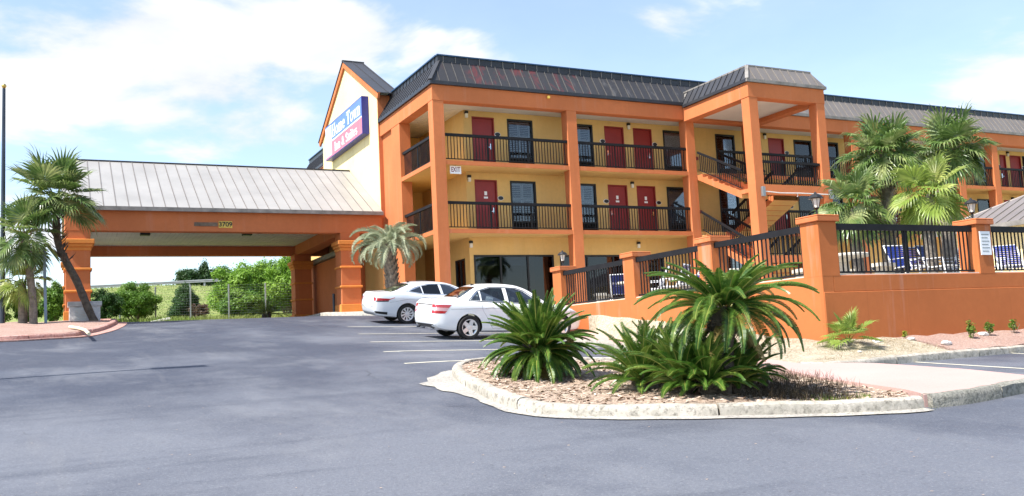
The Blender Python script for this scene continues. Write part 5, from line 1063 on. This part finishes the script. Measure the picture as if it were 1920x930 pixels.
def smooth_path3(pts, step=.18):
    P = np.array(pts, float); o = []
    for i in range(len(P)-1):
        p0, p1, p2, p3 = P[max(i-1, 0)], P[i], P[i+1], P[min(i+2, len(P)-1)]; k = max(2, int(np.linalg.norm(p2-p1)/step))
        for j in range(k): s_ = j/k; o.append(.5*((2*p1)+(p2-p0)*s_+(2*p0-5*p1+4*p2-p3)*s_*s_+(3*p1-p0-3*p2+p3)*s_**3))
    return o+[P[-1]]
# left: leaning palm in front of the portico pillar
yl = 35.6; pp = [onY(x, y, yl) for x, y in ((180, 609), (166, 580), (143, 525), (122, 487), (108, 450), (105, 380))]
cabbage_palm('leaning cabbage palm with a curved trunk in front of the left portico pillar', pp, .12, pp[-1], 30, 1.0, 11, boots=(.5, .99, .22), pet=.8, bm='boot_dark', tm='trunk_brown', ups=[(1.45, .25), (1.2, .45), (.9, .65), (.6, .8), (.35, .8), (.15, .7)])
yl = 34.6; pp = [onY(x, y, yl) for x, y in ((63, 616), (61, 560), (54, 500), (44, 445))]; cabbage_palm('upright cabbage palm behind the flagpole with a grey trunk', pp, .115, pp[-1], 20, .85, 12, boots=(.6, .98, .1), pet=.6)
yl = 35.0; pp = [onY(x, y, yl) for x, y in ((42, 616), (43, 575), (41, 530))]; cabbage_palm('short cabbage palm with yellowish leaves between flagpole and post', pp, .13, pp[-1], 15, .6, 13, m='sabal_light', pet=.4)
# right: palms on the pool deck
UPS = [(1.45, .25), (1.2, .6), (.95, .9), (.65, 1.1), (.38, 1.2), (.12, 1.1)]
def deck_palm(label, x, y_base, pts, rad, n, bl, seed, **k):
    k.setdefault('hang', (.6, .2)); d = ray(x, 450); d = d*(k.pop('dist')/(d@_f)); Yp = d[1]; P = [onY(px, py, Yp) for px, py in pts]; P.insert(0, np.array((P[0][0], Yp, DK))); return cabbage_palm(label, P, rad, P[-1], n, bl, seed, **k)
deck_palm('cabbage palm with a rough grey trunk and full crown behind the right fence', 1668, 0, [(1667, 440), (1664, 370), (1659, 318), (1658, 296)], .17, 30, .84, 14, boots=(.35, .99, .13), pet=.42, ups=UPS, dist=24.5)
deck_palm('farther cabbage palm with its crown highest and rightmost before the wing roof', 1780, 0, [(1775, 420), (1778, 350), (1782, 300), (1782, 284)], .17, 28, .84, 15, boots=(.4, .99, .12), pet=.42, ups=UPS, dist=26.5)
deck_palm('young cabbage palm with bright yellow-green leaves between the taller palms', 1745, 0, [(1742, 440), (1743, 400), (1744, 366)], .12, 20, .74, 16, m='sabal_light', pet=.45, dist=22.5)
deck_palm('low cabbage palm leaning out beside the stair tower', 1600, 0, [(1606, 450), (1604, 420), (1600, 388)], .13, 22, .74, 17, pet=.45, dist=24.0)
# silver feather palm by the portico
pi = thing('pindo_palm', 'silver-green feather palm with a thick grey trunk beside the portico pillar', 'palm', (0, 0, 0)); Yp = 34.6
P = [onY(x, y, Yp) for x, y in ((738, 604), (737, 560), (733, 500), (730, 465))]; pi.location = tuple(map(float, P[0])); mb = MB(); Q = np.array(smooth_path3(P)); k = len(Q); mb.tube(Q, [.27*(1-.15*i/k) for i in range(k)], 12); mb.build('trunk', 'trunk_grey', pi)
bm_ = MB(); r = random.Random(4)
for i in range(150):
    s_ = .15+.85*((i+.5)/150); f = s_*(k-1); j = min(int(f), k-2); c = Q[j]+(Q[j+1]-Q[j])*(f-j); a = i*2.4; d = np.array((math.cos(a), math.sin(a), 0)); w = np.array((-math.sin(a), math.cos(a), 0))*.075
    bm_.add([c+d*.22-w, c+d*.22+w, c+d*.30+w*.7+np.array((0, 0, .22)), c+d*.33-w*.5+np.array((0, 0, .25)), c+d*.26-w+np.array((0, 0, .08))], [(0, 1, 2, 3), (0, 3, 4)])
tag(bm_.build('leaf_bases', 'boot', pi), kind='stuff')
V = [frond_mesh('frond', 1.75*l_, u, dr, 60, .40, 'pindo', 70+i, vee=.65, width=.022, fold=.2, rach=.02, rm='pindo', base=.18, fwd=.9) for i, (u, dr, l_) in enumerate(((1.35, 1.5, .8), (1.1, 2.1, .95), (.85, 2.4, 1.0), (.6, 2.5, 1.0), (.35, 2.3, .95)))]
scatter_fronds(pi, P[-1], V, 44, seed=9, ring=.1)

# ------------------------------------------------------------------ bushes and trees
def leaf_cloud(clumps, n, size, seed, flat=.35):
    g_ = np.random.default_rng(seed); C = np.array([c[:3] for c in clumps]); Rr = np.array([c[3:6] for c in clumps]); wt = np.prod(Rr, 1)**.67; wt /= wt.sum()
    k = g_.choice(len(clumps), n, p=wt); d = g_.normal(size=(n, 3)); d /= np.linalg.norm(d, axis=1)[:, None]; rad = g_.uniform(.25, 1, n)**.45; rad *= 1+.24*g_.normal(size=n)
    P = C[k]+d*Rr[k]*rad[:, None]; nr = d+g_.normal(size=(n, 3))*.55+np.array((0, 0, flat)); nr /= np.linalg.norm(nr, axis=1)[:, None]
    a = np.cross(nr, g_.normal(size=(n, 3))); a /= np.linalg.norm(a, axis=1)[:, None]; b = np.cross(nr, a); s_ = size*g_.uniform(.6, 1.35, n)[:, None]
    V = np.stack([P-a*s_, P-b*s_*.5+nr*s_*.12, P+a*s_, P+b*s_*.5+nr*s_*.12], 1).reshape(-1, 3); mb = MB(); mb.v = V.tolist(); mb.f = [(4*i, 4*i+1, 4*i+2, 4*i+3) for i in range(n)]; mb.mi = [0]*n; return mb
def raw_build(mb, name, m, parent):
    me = bpy.data.meshes.new(name); me.from_pydata((np.array(mb.v)-np.array(root_of(parent))).tolist(), [], mb.f); me.materials.append(MATS[m]); return place(name, me, parent)
def blob_clumps(c, r, n, seed, sub=.23, cone=0):
    g_ = np.random.default_rng(seed); o = []
    for i in range(n):
        d = g_.normal(size=3); d /= np.linalg.norm(d); s_ = sub*g_.uniform(.7, 1.25); q_ = np.array(c)+d*np.array(r)*g_.uniform(.15, 1.0)**.6*.86
        if cone: h_ = (q_[2]-(c[2]-r[2]))/(2*r[2]); q_[:2] = np.array(c[:2])+(q_[:2]-np.array(c[:2]))*(1.25-1.0*h_)
        kk = (1.2-.75*h_) if cone else 1
        o.append((*q_, r[0]*s_*kk, r[1]*s_*kk, r[2]*s_*.85))
    return o
def bush(name, label, cat, base, w, h, n, size, m, seed, group=None, stems=5, cone=0, low=.0, d=None, trunk='stem', sub=.23):
    """base: point on the ground; w, h: whole width and height"""
    t = thing(name, label, cat, base, group); c = np.array(base)+np.array((0, 0, low*h+(1-low)*h/2)); r = (w/2*.92, (d or w)/2*.92, (1-low)*h/2*.92)
    cl = blob_clumps(c, r, 64, seed, sub, cone); raw_build(leaf_cloud(cl, n, size, seed), 'crown', m, t); rr = random.Random(seed); mb = MB()
    for i in range(stems):
        e = cl[rr.randrange(len(cl))]; b = np.array(base)+np.array((rr.uniform(-.12, .12)*w*.5, rr.uniform(-.12, .12)*w*.5, -.1)); mid = (b*.45+np.array(e[:3])*.55)+np.array((rr.uniform(-.1, .1), rr.uniform(-.1, .1), .1))
        mb.tube([b, mid, np.array(e[:3])], [.02*h, .014*h, .006*h], 6)
    mb.build('trunk' if cat == 'tree' else 'stems', trunk, t); return t
def far(px, py, dist): v = ray(px, py)*dist; return np.array((v[0], v[1], float(G(v[0], v[1])+hill_noise(v[0], v[1]))-.1))
def span(px, dist): return px*dist/FPX
D1 = 53
def at_pix(name, label, cat, x0, x1, ytop, ybot, dist, n, size, m, seed, **k):
    v = ray((x0+x1)/2, ybot)*dist; base = (v[0], v[1], v[2]+EYE); return bush(name, label, cat, base, span(x1-x0, dist), span(ybot-ytop, dist), n, size, m, seed, **k)
at_pix('vine_bush', 'vine-covered green bush with two bumps left of the dark conical shrub', 'bush', 204, 306, 524, 607, D1, 20000, .055, 'leaf_mid', 31)
at_pix('vine_bush', 'low dark green bush beside the left portico pillar', 'bush', 160, 236, 534, 607, D1-3, 13000, .052, 'leaf_dark', 32)
at_pix('conical_shrub', 'dark green cone-shaped shrub behind the wire fence', 'shrub', 300, 396, 527, 606, D1+5, 20000, .06, 'leaf_dark', 33, cone=1)
at_pix('red_bush', 'small reddish twiggy bush at the right foot of the cone-shaped shrub', 'bush', 352, 396, 565, 604, D1+3, 2600, .06, 'leaf_red', 34)
at_pix('red_bush', 'sparse reddish bush between the two right wire-fence posts', 'bush', 432, 472, 568, 600, D1+6, 1300, .06, 'leaf_red', 35)
for i, (x0, x1, yt, yb_, ds, m, lb, lo) in enumerate(((398, 478, 496, 600, 62, 'leaf_bright', 'bright green spreading tree nearest the grassy slope behind the fence', .03), (446, 520, 480, 602, 66, 'leaf_bright', 'tall bright green tree in the middle of the thicket behind the fence', .03), (500, 590, 470, 602, 60, 'leaf_bright', 'bright green multi-stemmed tree next to the rear portico pillar', .08), (420, 500, 540, 602, 58, 'leaf_mid', 'mid green undergrowth tree low in the thicket', .05), (470, 548, 486, 602, 68, 'leaf_mid', 'green tree filling the gap in the middle of the thicket', .0), (410, 462, 512, 602, 64, 'leaf_mid', 'lower green tree leaning over the slope at the left of the thicket', .0), (556, 640, 490, 602, 64, 'leaf_mid', 'green tree seen between rear pillar and entrance vestibule', .1))):
    at_pix('broadleaf_tree', lb, 'tree', x0-10, x1+10, yt-2, yb_, ds, 24000, .085, m, 50+i, low=lo, stems=9, sub=.30, group='trees behind the wire fence')
for i, (x0, x1, yt, yb_, ds, lb) in enumerate(((330, 380, 499, 548, 122, 'low rounded pine on the skyline above the guardrail'), (358, 408, 486, 548, 124, 'taller pine on the skyline above the guardrail'), (386, 440, 494, 548, 126, 'pine at the right of the skyline group above the guardrail'))):
    at_pix('pine_tree', lb, 'tree', x0, x1, yt, yb_, ds, 6500, .13, 'leaf_pine', 60+i, low=.0, stems=3, sub=.34, group='pines beyond the guardrail', cone=i == 1)
for i, (x0, x1, yt, yb_, ds, lb) in enumerate(((-60, 30, 520, 618, 47, 'green hedge bush at the left edge behind the flagpole'), (20, 82, 528, 616, 48, 'green hedge bush behind the two small palm trunks'), (70, 132, 520, 614, 47, 'green hedge bush between the blue post and the utility cabinet'))):
    at_pix('hedge_bush', lb, 'bush', x0, x1, yt, yb_, ds, 13000, .06, 'leaf_mid', 70+i, group='hedge bushes behind the left bed')
# sparse weeds and tall grass
def on_bed(px, py):
    d = ray(px, py); t = np.linspace(8, 40, 3201); P = d[None, :]*t[:, None]; k = np.argmax(P[:, 2]+EYE <= bank_z(P[:, 0], P[:, 1])); return at0(P[k])
def tufts(name, pts, hgt, per, m, seed, spread=.12, width=.008, lean=.8):
    r = random.Random(seed); mb = MB()
    for (x, y, z) in pts:
        for i in range(per):
            a = r.uniform(0, 6.28); b = np.array((x+r.gauss(0, spread), y+r.gauss(0, spread), z-.02)); h_ = hgt*r.uniform(.4, 1.2); le = h_*r.uniform(.1, lean); w = np.array((-math.sin(a), math.cos(a), 0))*width
            m_ = b+np.array((math.cos(a)*le*.35, math.sin(a)*le*.35, h_*.65)); e = b+np.array((math.cos(a)*le, math.sin(a)*le, h_)); mb.add([b-w, b+w, m_+w*.7, e, m_-w*.7], [(0, 1, 2, 4), (4, 2, 3)])
    o = raw_build(mb, name, m, None); return tag(o, kind='stuff')
r = random.Random(5)
pts = []
for i in range(420): p = ray(r.uniform(140, 660), 600)*r.uniform(50.5, 56); pts.append((p[0], p[1], float(terrain(p[0], p[1]))))
tag(tufts('verge_grass', pts, .32, 9, 'wild_grass', 6, .35, .02), 'tall wild grass along the verge behind the drive', 'grass')
pts = []
for i in range(2600):
    dd = r.uniform(55, 112); p = ray(r.uniform(100, 620), 580)*dd; pts.append((p[0], p[1], float(terrain(p[0], p[1])+hill_noise(p[0], p[1]))))
tag(tufts('slope_grass', pts, .09, 9, 'wild_grass', 8, .9, .03), 'rough sunlit grass covering the slope below the guardrail', 'grass')
def in_bed(poly, n, seed):
    rr = random.Random(seed); lo = np.min(np.array([p[:2] for p in poly]), 0); hi = np.max(np.array([p[:2] for p in poly]), 0); o = []
    while len(o) < n:
        x, y = rr.uniform(lo[0], hi[0]), rr.uniform(lo[1], hi[1])
        if inpoly(x, y, poly): o.append((x, y))
    return o
rr = random.Random(3); mb = MB()
for x, y in in_bed(bedpoly, 6500, 3):
    a = rr.uniform(0, 6.28); l = rr.uniform(.015, .05); w = l*rr.uniform(.2, .5); z = sz(x, y)+rr.uniform(.002, .02); u = np.array((math.cos(a), math.sin(a), rr.uniform(-.35, .35)))*l; v = np.array((-math.sin(a), math.cos(a), rr.uniform(-.3, .3)))*w; c = np.array((x, y, z)); mb.add([c-u-v, c+u-v*.6, c+u*1.1+v, c-u*.8+v], [(0, 1, 2, 3)])
tag(raw_build(mb, 'bark_chips', 'bark_chip', None), 'loose bark chips covering the island planting bed', 'bark chips', kind='stuff')
tag(tufts('dry_grass', [(x, y, sz(x, y)) for x, y in in_bed(bedpoly, 420, 9)], .06, 5, 'dry_grass', 10, .06, .003, 2.0), 'short dry grass in the island bed', 'grass')
pts = []
for i in range(420):
    p = onG(r.triangular(1385, 1600, 1440), r.uniform(706, 748), .1)
    if inpoly(p[0], p[1], bedpoly): pts.append((p[0], p[1], sz(p[0], p[1])))
tag(tufts('dark_weeds', pts, .15, 6, 'dark_weed', 12, .09, .004, 1.5), 'dark withered weeds on the island right of the sago palms', 'weeds')
pts = []
for i in range(70):
    p = onG(r.uniform(1520, 1640), r.uniform(735, 757), .1)
    if inpoly(p[0], p[1], bedpoly): pts.append((p[0], p[1], sz(p[0], p[1])))
tag(tufts('green_weeds', pts, .07, 9, 'weed', 13, .05, .004), 'low green weeds at the right end of the island', 'weeds')
pts = []
for px, py in ((1065, 781), (1090, 784), (1110, 784.5), (1560, 778), (1590, 777), (1640, 775), (1730, 770), (1745, 768), (1610, 776)):
    p = onG(px, py); pts += [(p[0]+r.uniform(-.05, .05), p[1]-.02, p[2]) for _ in range(2)]
tag(tufts('gutter_weeds', pts, .05, 7, 'weed', 14, .03, .003), 'tiny weeds growing in the gutter crack along the island kerb', 'weeds')
pts = [(x, y, float(bank_z(x, y))) for x, y in in_bed([(11.6, 12.5), (13.55, 12.5), (13.55, 23), (13.2, 21), (12.4, 17), (11.9, 14)], 420, 15)]+[(x, y, float(rbed_z(x, y))) for x, y in in_bed([(11.8, 11.8), (13.5, 12.0), (15.3, 12.2), (15.3, 13.3), (13.6, 13.3), (11.9, 12.1)], 420, 16)]
tag(tufts('straw_grass', pts, .045, 6, 'dry_grass', 17, .1, .0035, 3.0), 'flattened straw-coloured grass between walkway and orange wall', 'grass')
p = on_bed(1592, 648); cabbage_palm('small fan palm seedling at the foot of the orange wall corner', [p-np.array((0, 0, .03)), p+np.array((0, 0, .10))], .03, p+np.array((0, 0, .10)), 13, .34, 18, m='sabal_light', pet=.30, ups=[(1.4, .2), (1.1, .4), (.8, .5), (.4, .5)], pr=.007)
def shrublet(label, px, py, h, seed, flower):
    p = on_bed(px, py); return bush('flowering_shrub', label, 'shrub', tuple(p), h*.62, h, 260, .028, 'weed', seed, 'small shrubs along the wall', 4)
shrublet('leafy young shrub tied to a white stake before the orange wall', 1822, 634, .42, 81, 0); shrublet('thin yellow-tipped young shrub right of the white rock', 1856, 630, .36, 82, 1); shrublet('young shrub on a bare stem nearest the right edge', 1901, 624, .34, 83, 0); shrublet('tiny green shrub midway along the orange wall', 1697, 634, .16, 84, 0)
def rock(label, px, py, s_, seed):
    p = on_bed(px, py); y = p[1]; rr = random.Random(seed); bm = bmesh.new(); bmesh.ops.create_icosphere(bm, subdivisions=2, radius=1)
    for v in bm.verts: v.co *= rr.uniform(.8, 1.15); v.co.x *= s_*1.4; v.co.y *= s_; v.co.z *= s_*.6
    me = bpy.data.meshes.new('rock'); bm.to_mesh(me); bm.free(); me.materials.append(MATS['rock']); o = place('rock', me, None, (p[0], y, float(rbed_z(p[0], y))+s_*.2)); tag(o, label, 'rock', 'pale rocks in the wall bed')
rock('pale rock near the fan palm seedling', 1645, 641, .09, 1); rock('white rock between two young shrubs before the orange wall', 1843, 629, .10, 2); rock('flat white rock at the kerb of the mulch strip', 1775, 645, .09, 3); rock('pale rock right of the first pale rock in the straw', 1708, 637, .07, 4)
rock('small dark-edged stone in the middle of the straw bed', 1612, 660, .03, 5)

# ------------------------------------------------------------------ left: flagpole, post, cabinet, pipe
yl = 35.25; b = onY(4, 616, yl); tp = onY(7.5, 166, yl); fp = thing('flagpole', 'tall dark flagpole with a gold ball at the left edge', 'flagpole', b)
MB().tube([b, tp], [.085, .05], 12).build('pole', 'pole_dark', fp, smooth=40); MB().lathe([(0, 0), (.05, .02), (.085, .09), (.05, .155), (0, .17)], tuple(tp), 12).build('ball', 'gold', fp, smooth=60); MB().lathe([(0, 0), (.16, 0), (.14, .08), (.09, .12), (0, .12)], tuple(b), 14).build('base', 'pole_dark', fp)
yl = 34.7; b = onY(86, 614, yl); tp = onY(83, 466, yl); po = thing('sign_post', 'blue-grey square post standing between small palms and utility cabinet', 'post', b); MB().obox((b+tp)/2, (.045, 0, 0), (0, .045, 0), tuple((tp-b)/2)).build('post', 'pole_blue', po); MB().box(b[0]-.16, b[0]+.16, yl-.12, yl+.12, b[2]-.05, b[2]+.04).build('foot', 'kerb', po)
yl = 36.0; a = onY(128, 612, yl); b = onY(190, 606, yl); zc0, zc1 = float(a[2])-.1, float(onY(150, 566, yl)[2]); ub = thing('utility_cabinet', 'weathered white utility cabinet with louvre door behind the leaning palm', 'cabinet', ((a[0]+b[0])/2, yl+.4, zc0))
MB().box(a[0]+.03, b[0]-.03, yl, yl+.8, zc0, zc1-.15).build('cabinet_body', 'weathered_wood', ub, bevel=.01)
for i in range(3): MB().box(a[0]-.02, b[0]+.02, yl-.05, yl+.85, zc1-.15+i*.055, zc1-.15+i*.055+.05).build('roof_board', 'weathered_wood', ub)
dx = a[0]+.16; lv = MB().box(dx, dx+.46, yl-.03, yl-.001, zc0+.06, zc1-.22).build('louvre_door', 'louver', ub); sl_ = MB().obox((0, 0, 0), (.19, 0, 0), (0, .018, -.014), (0, .003, .005)).mesh('slat', 'white_paint'); hh = zc1-.22-zc0-.12
for i in range(11): inst('slat', sl_, lv, (dx+.23, yl-.045, zc0+.10+hh*(i+.2)/11))
P = [onG(x, y, .2) for x, y in ((131, 613), (146, 615), (160, 619), (167, 626))]; mb = MB(); base = P[0]; mb.tube(P, .045, 8); o = mb.build('drain_pipe', 'pvc', None, smooth=60); tag(o, 'yellowish drain pipe lying over the red kerb', 'pipe')
# light standard left of the frame, whose shadow lies across the drive
tip = onG(300, 690.5); ln = 8.0; hs = Vector((sdir.x, sdir.y)).normalized(); hgt = 7.6; back = hgt/math.tan(SUN_EL)*.985; bx, by = tip[0]-hs.x*back, tip[1]-hs.y*back; bz = float(G(bx, by)); hgt = float(tip[2]-bz)+back*math.tan(SUN_EL)
lp = thing('light_pole', 'parking-lot light pole whose thin shadow lies across the asphalt', 'light pole', (bx, by, bz)); MB().tube([(bx, by, bz), (bx, by, bz+hgt)], [.09, .06], 10).build('pole', 'pole_dark', lp); MB().box(bx-.1, bx+.75, by-.17, by+.17, bz+hgt-.08, bz+hgt+.1).build('lamp_head', 'pole_dark', lp)
# ------------------------------------------------------------------ behind the drive: wire fence, guardrail, litter
wf = thing('wire_fence', 'wire mesh fence on grey steel posts behind the drive', 'fence', far(430, 605, 54)); feet = []
for x, y0_, y1_ in ((225, 608, 540), (292, 607, 537), (358, 606, 533), (430, 604, 532), (499, 602, 530), (570, 600, 528)):
    v0 = at0(ray(x, y0_)*54); v1 = at0(ray(x, y1_)*54); feet.append((v0, v1)); MB().tube([v0-np.array((0, 0, .2)), (v0[0], v0[1], v1[2])], .05, 8).build('post', 'galv', wf)
mb = MB()
for (a0, a1), (b0, b1) in zip(feet[:-1], feet[1:]):
    for i in range(15): f = (i+.5)/15; mb.tube([a0+(a1-a0)*f, b0+(b1-b0)*f], .0028, 3)
    for i in range(16): f = i/16; lo_ = a0+(b0-a0)*f; hi_ = a1+(b1-a1)*f; mb.tube([lo_, hi_], .0026, 3)
tag(mb.build('wire_mesh', 'galv', wf), kind='stuff')
gr = thing('guardrail', 'steel roadside guardrail along the top of the grassy slope', 'guardrail', far(300, 531, 108)); pa, pb = at0(ray(-40, 546)*101), at0(ray(660, 512)*101); pa[2] = pb[2] = q(8.40)+.30
prof = []
d = pb-pa; w = np.array((-d[1], d[0], 0))/np.linalg.norm(d[:2]); mb = MB(); prof = [(0, .0), (.06, .04), (.06, .12), (0, .16), (.06, .20), (.06, .28), (0, .32)]
mb.add([pa-w*o_+np.array((0, 0, h_-.16)) for o_, h_ in prof]+[pb-w*o_+np.array((0, 0, h_-.16)) for o_, h_ in prof], [(i, i+1, i+8, i+7) for i in range(6)]); mb.build('rail', 'guard', gr)
n = 24; pm = MB().box(-.08, .08, .02, .18, -1.6, .1).mesh('post', 'guard')
for i in range(n): c = pa+d*(i+.5)/n; inst('post', pm, gr, tuple(c), (0, 0, math.atan2(d[1], d[0])))
v = at0(ray(301, 603)*51); tag(MB().obox((0, 0, 0), (.5, .1, .1), (-.02, .12, 0), (-.04, 0, .05)).build('fallen_board', 'white_paint', None, bevel=.01), 'white board lying in the verge grass behind the drive', 'board'); bpy.data.objects['fallen_board'].location = (v[0], v[1], float(terrain(v[0], v[1]))+.12)
# scattered grit, leaf bits and litter on the asphalt
rr = random.Random(77); mb = MB()
for i in range(150):
    p = onG(rr.uniform(0, 1900), rr.choice((rr.uniform(640, 930), rr.uniform(760, 930))))
    if p[1] < 26 and not inpoly(p[0], p[1], isl) and not inpoly(p[0], p[1], walk_poly) and (p[0] < 11 or p[1] < 7.5):
        a = rr.uniform(0, 6.28); l = rr.uniform(.004, .012); u = np.array((math.cos(a), math.sin(a), 0))*l; v = np.array((-math.sin(a), math.cos(a), .15))*l*.5; c = np.array((p[0], p[1], float(G(p[0], p[1]))+.008)); mb.add([c-u-v, c+u-v, c+u+v, c-u+v], [(0, 1, 2, 3)])
tag(raw_build(mb, 'litter', 'bark_chip', None), 'fine grit and leaf litter strewn over the asphalt', 'litter', kind='stuff')
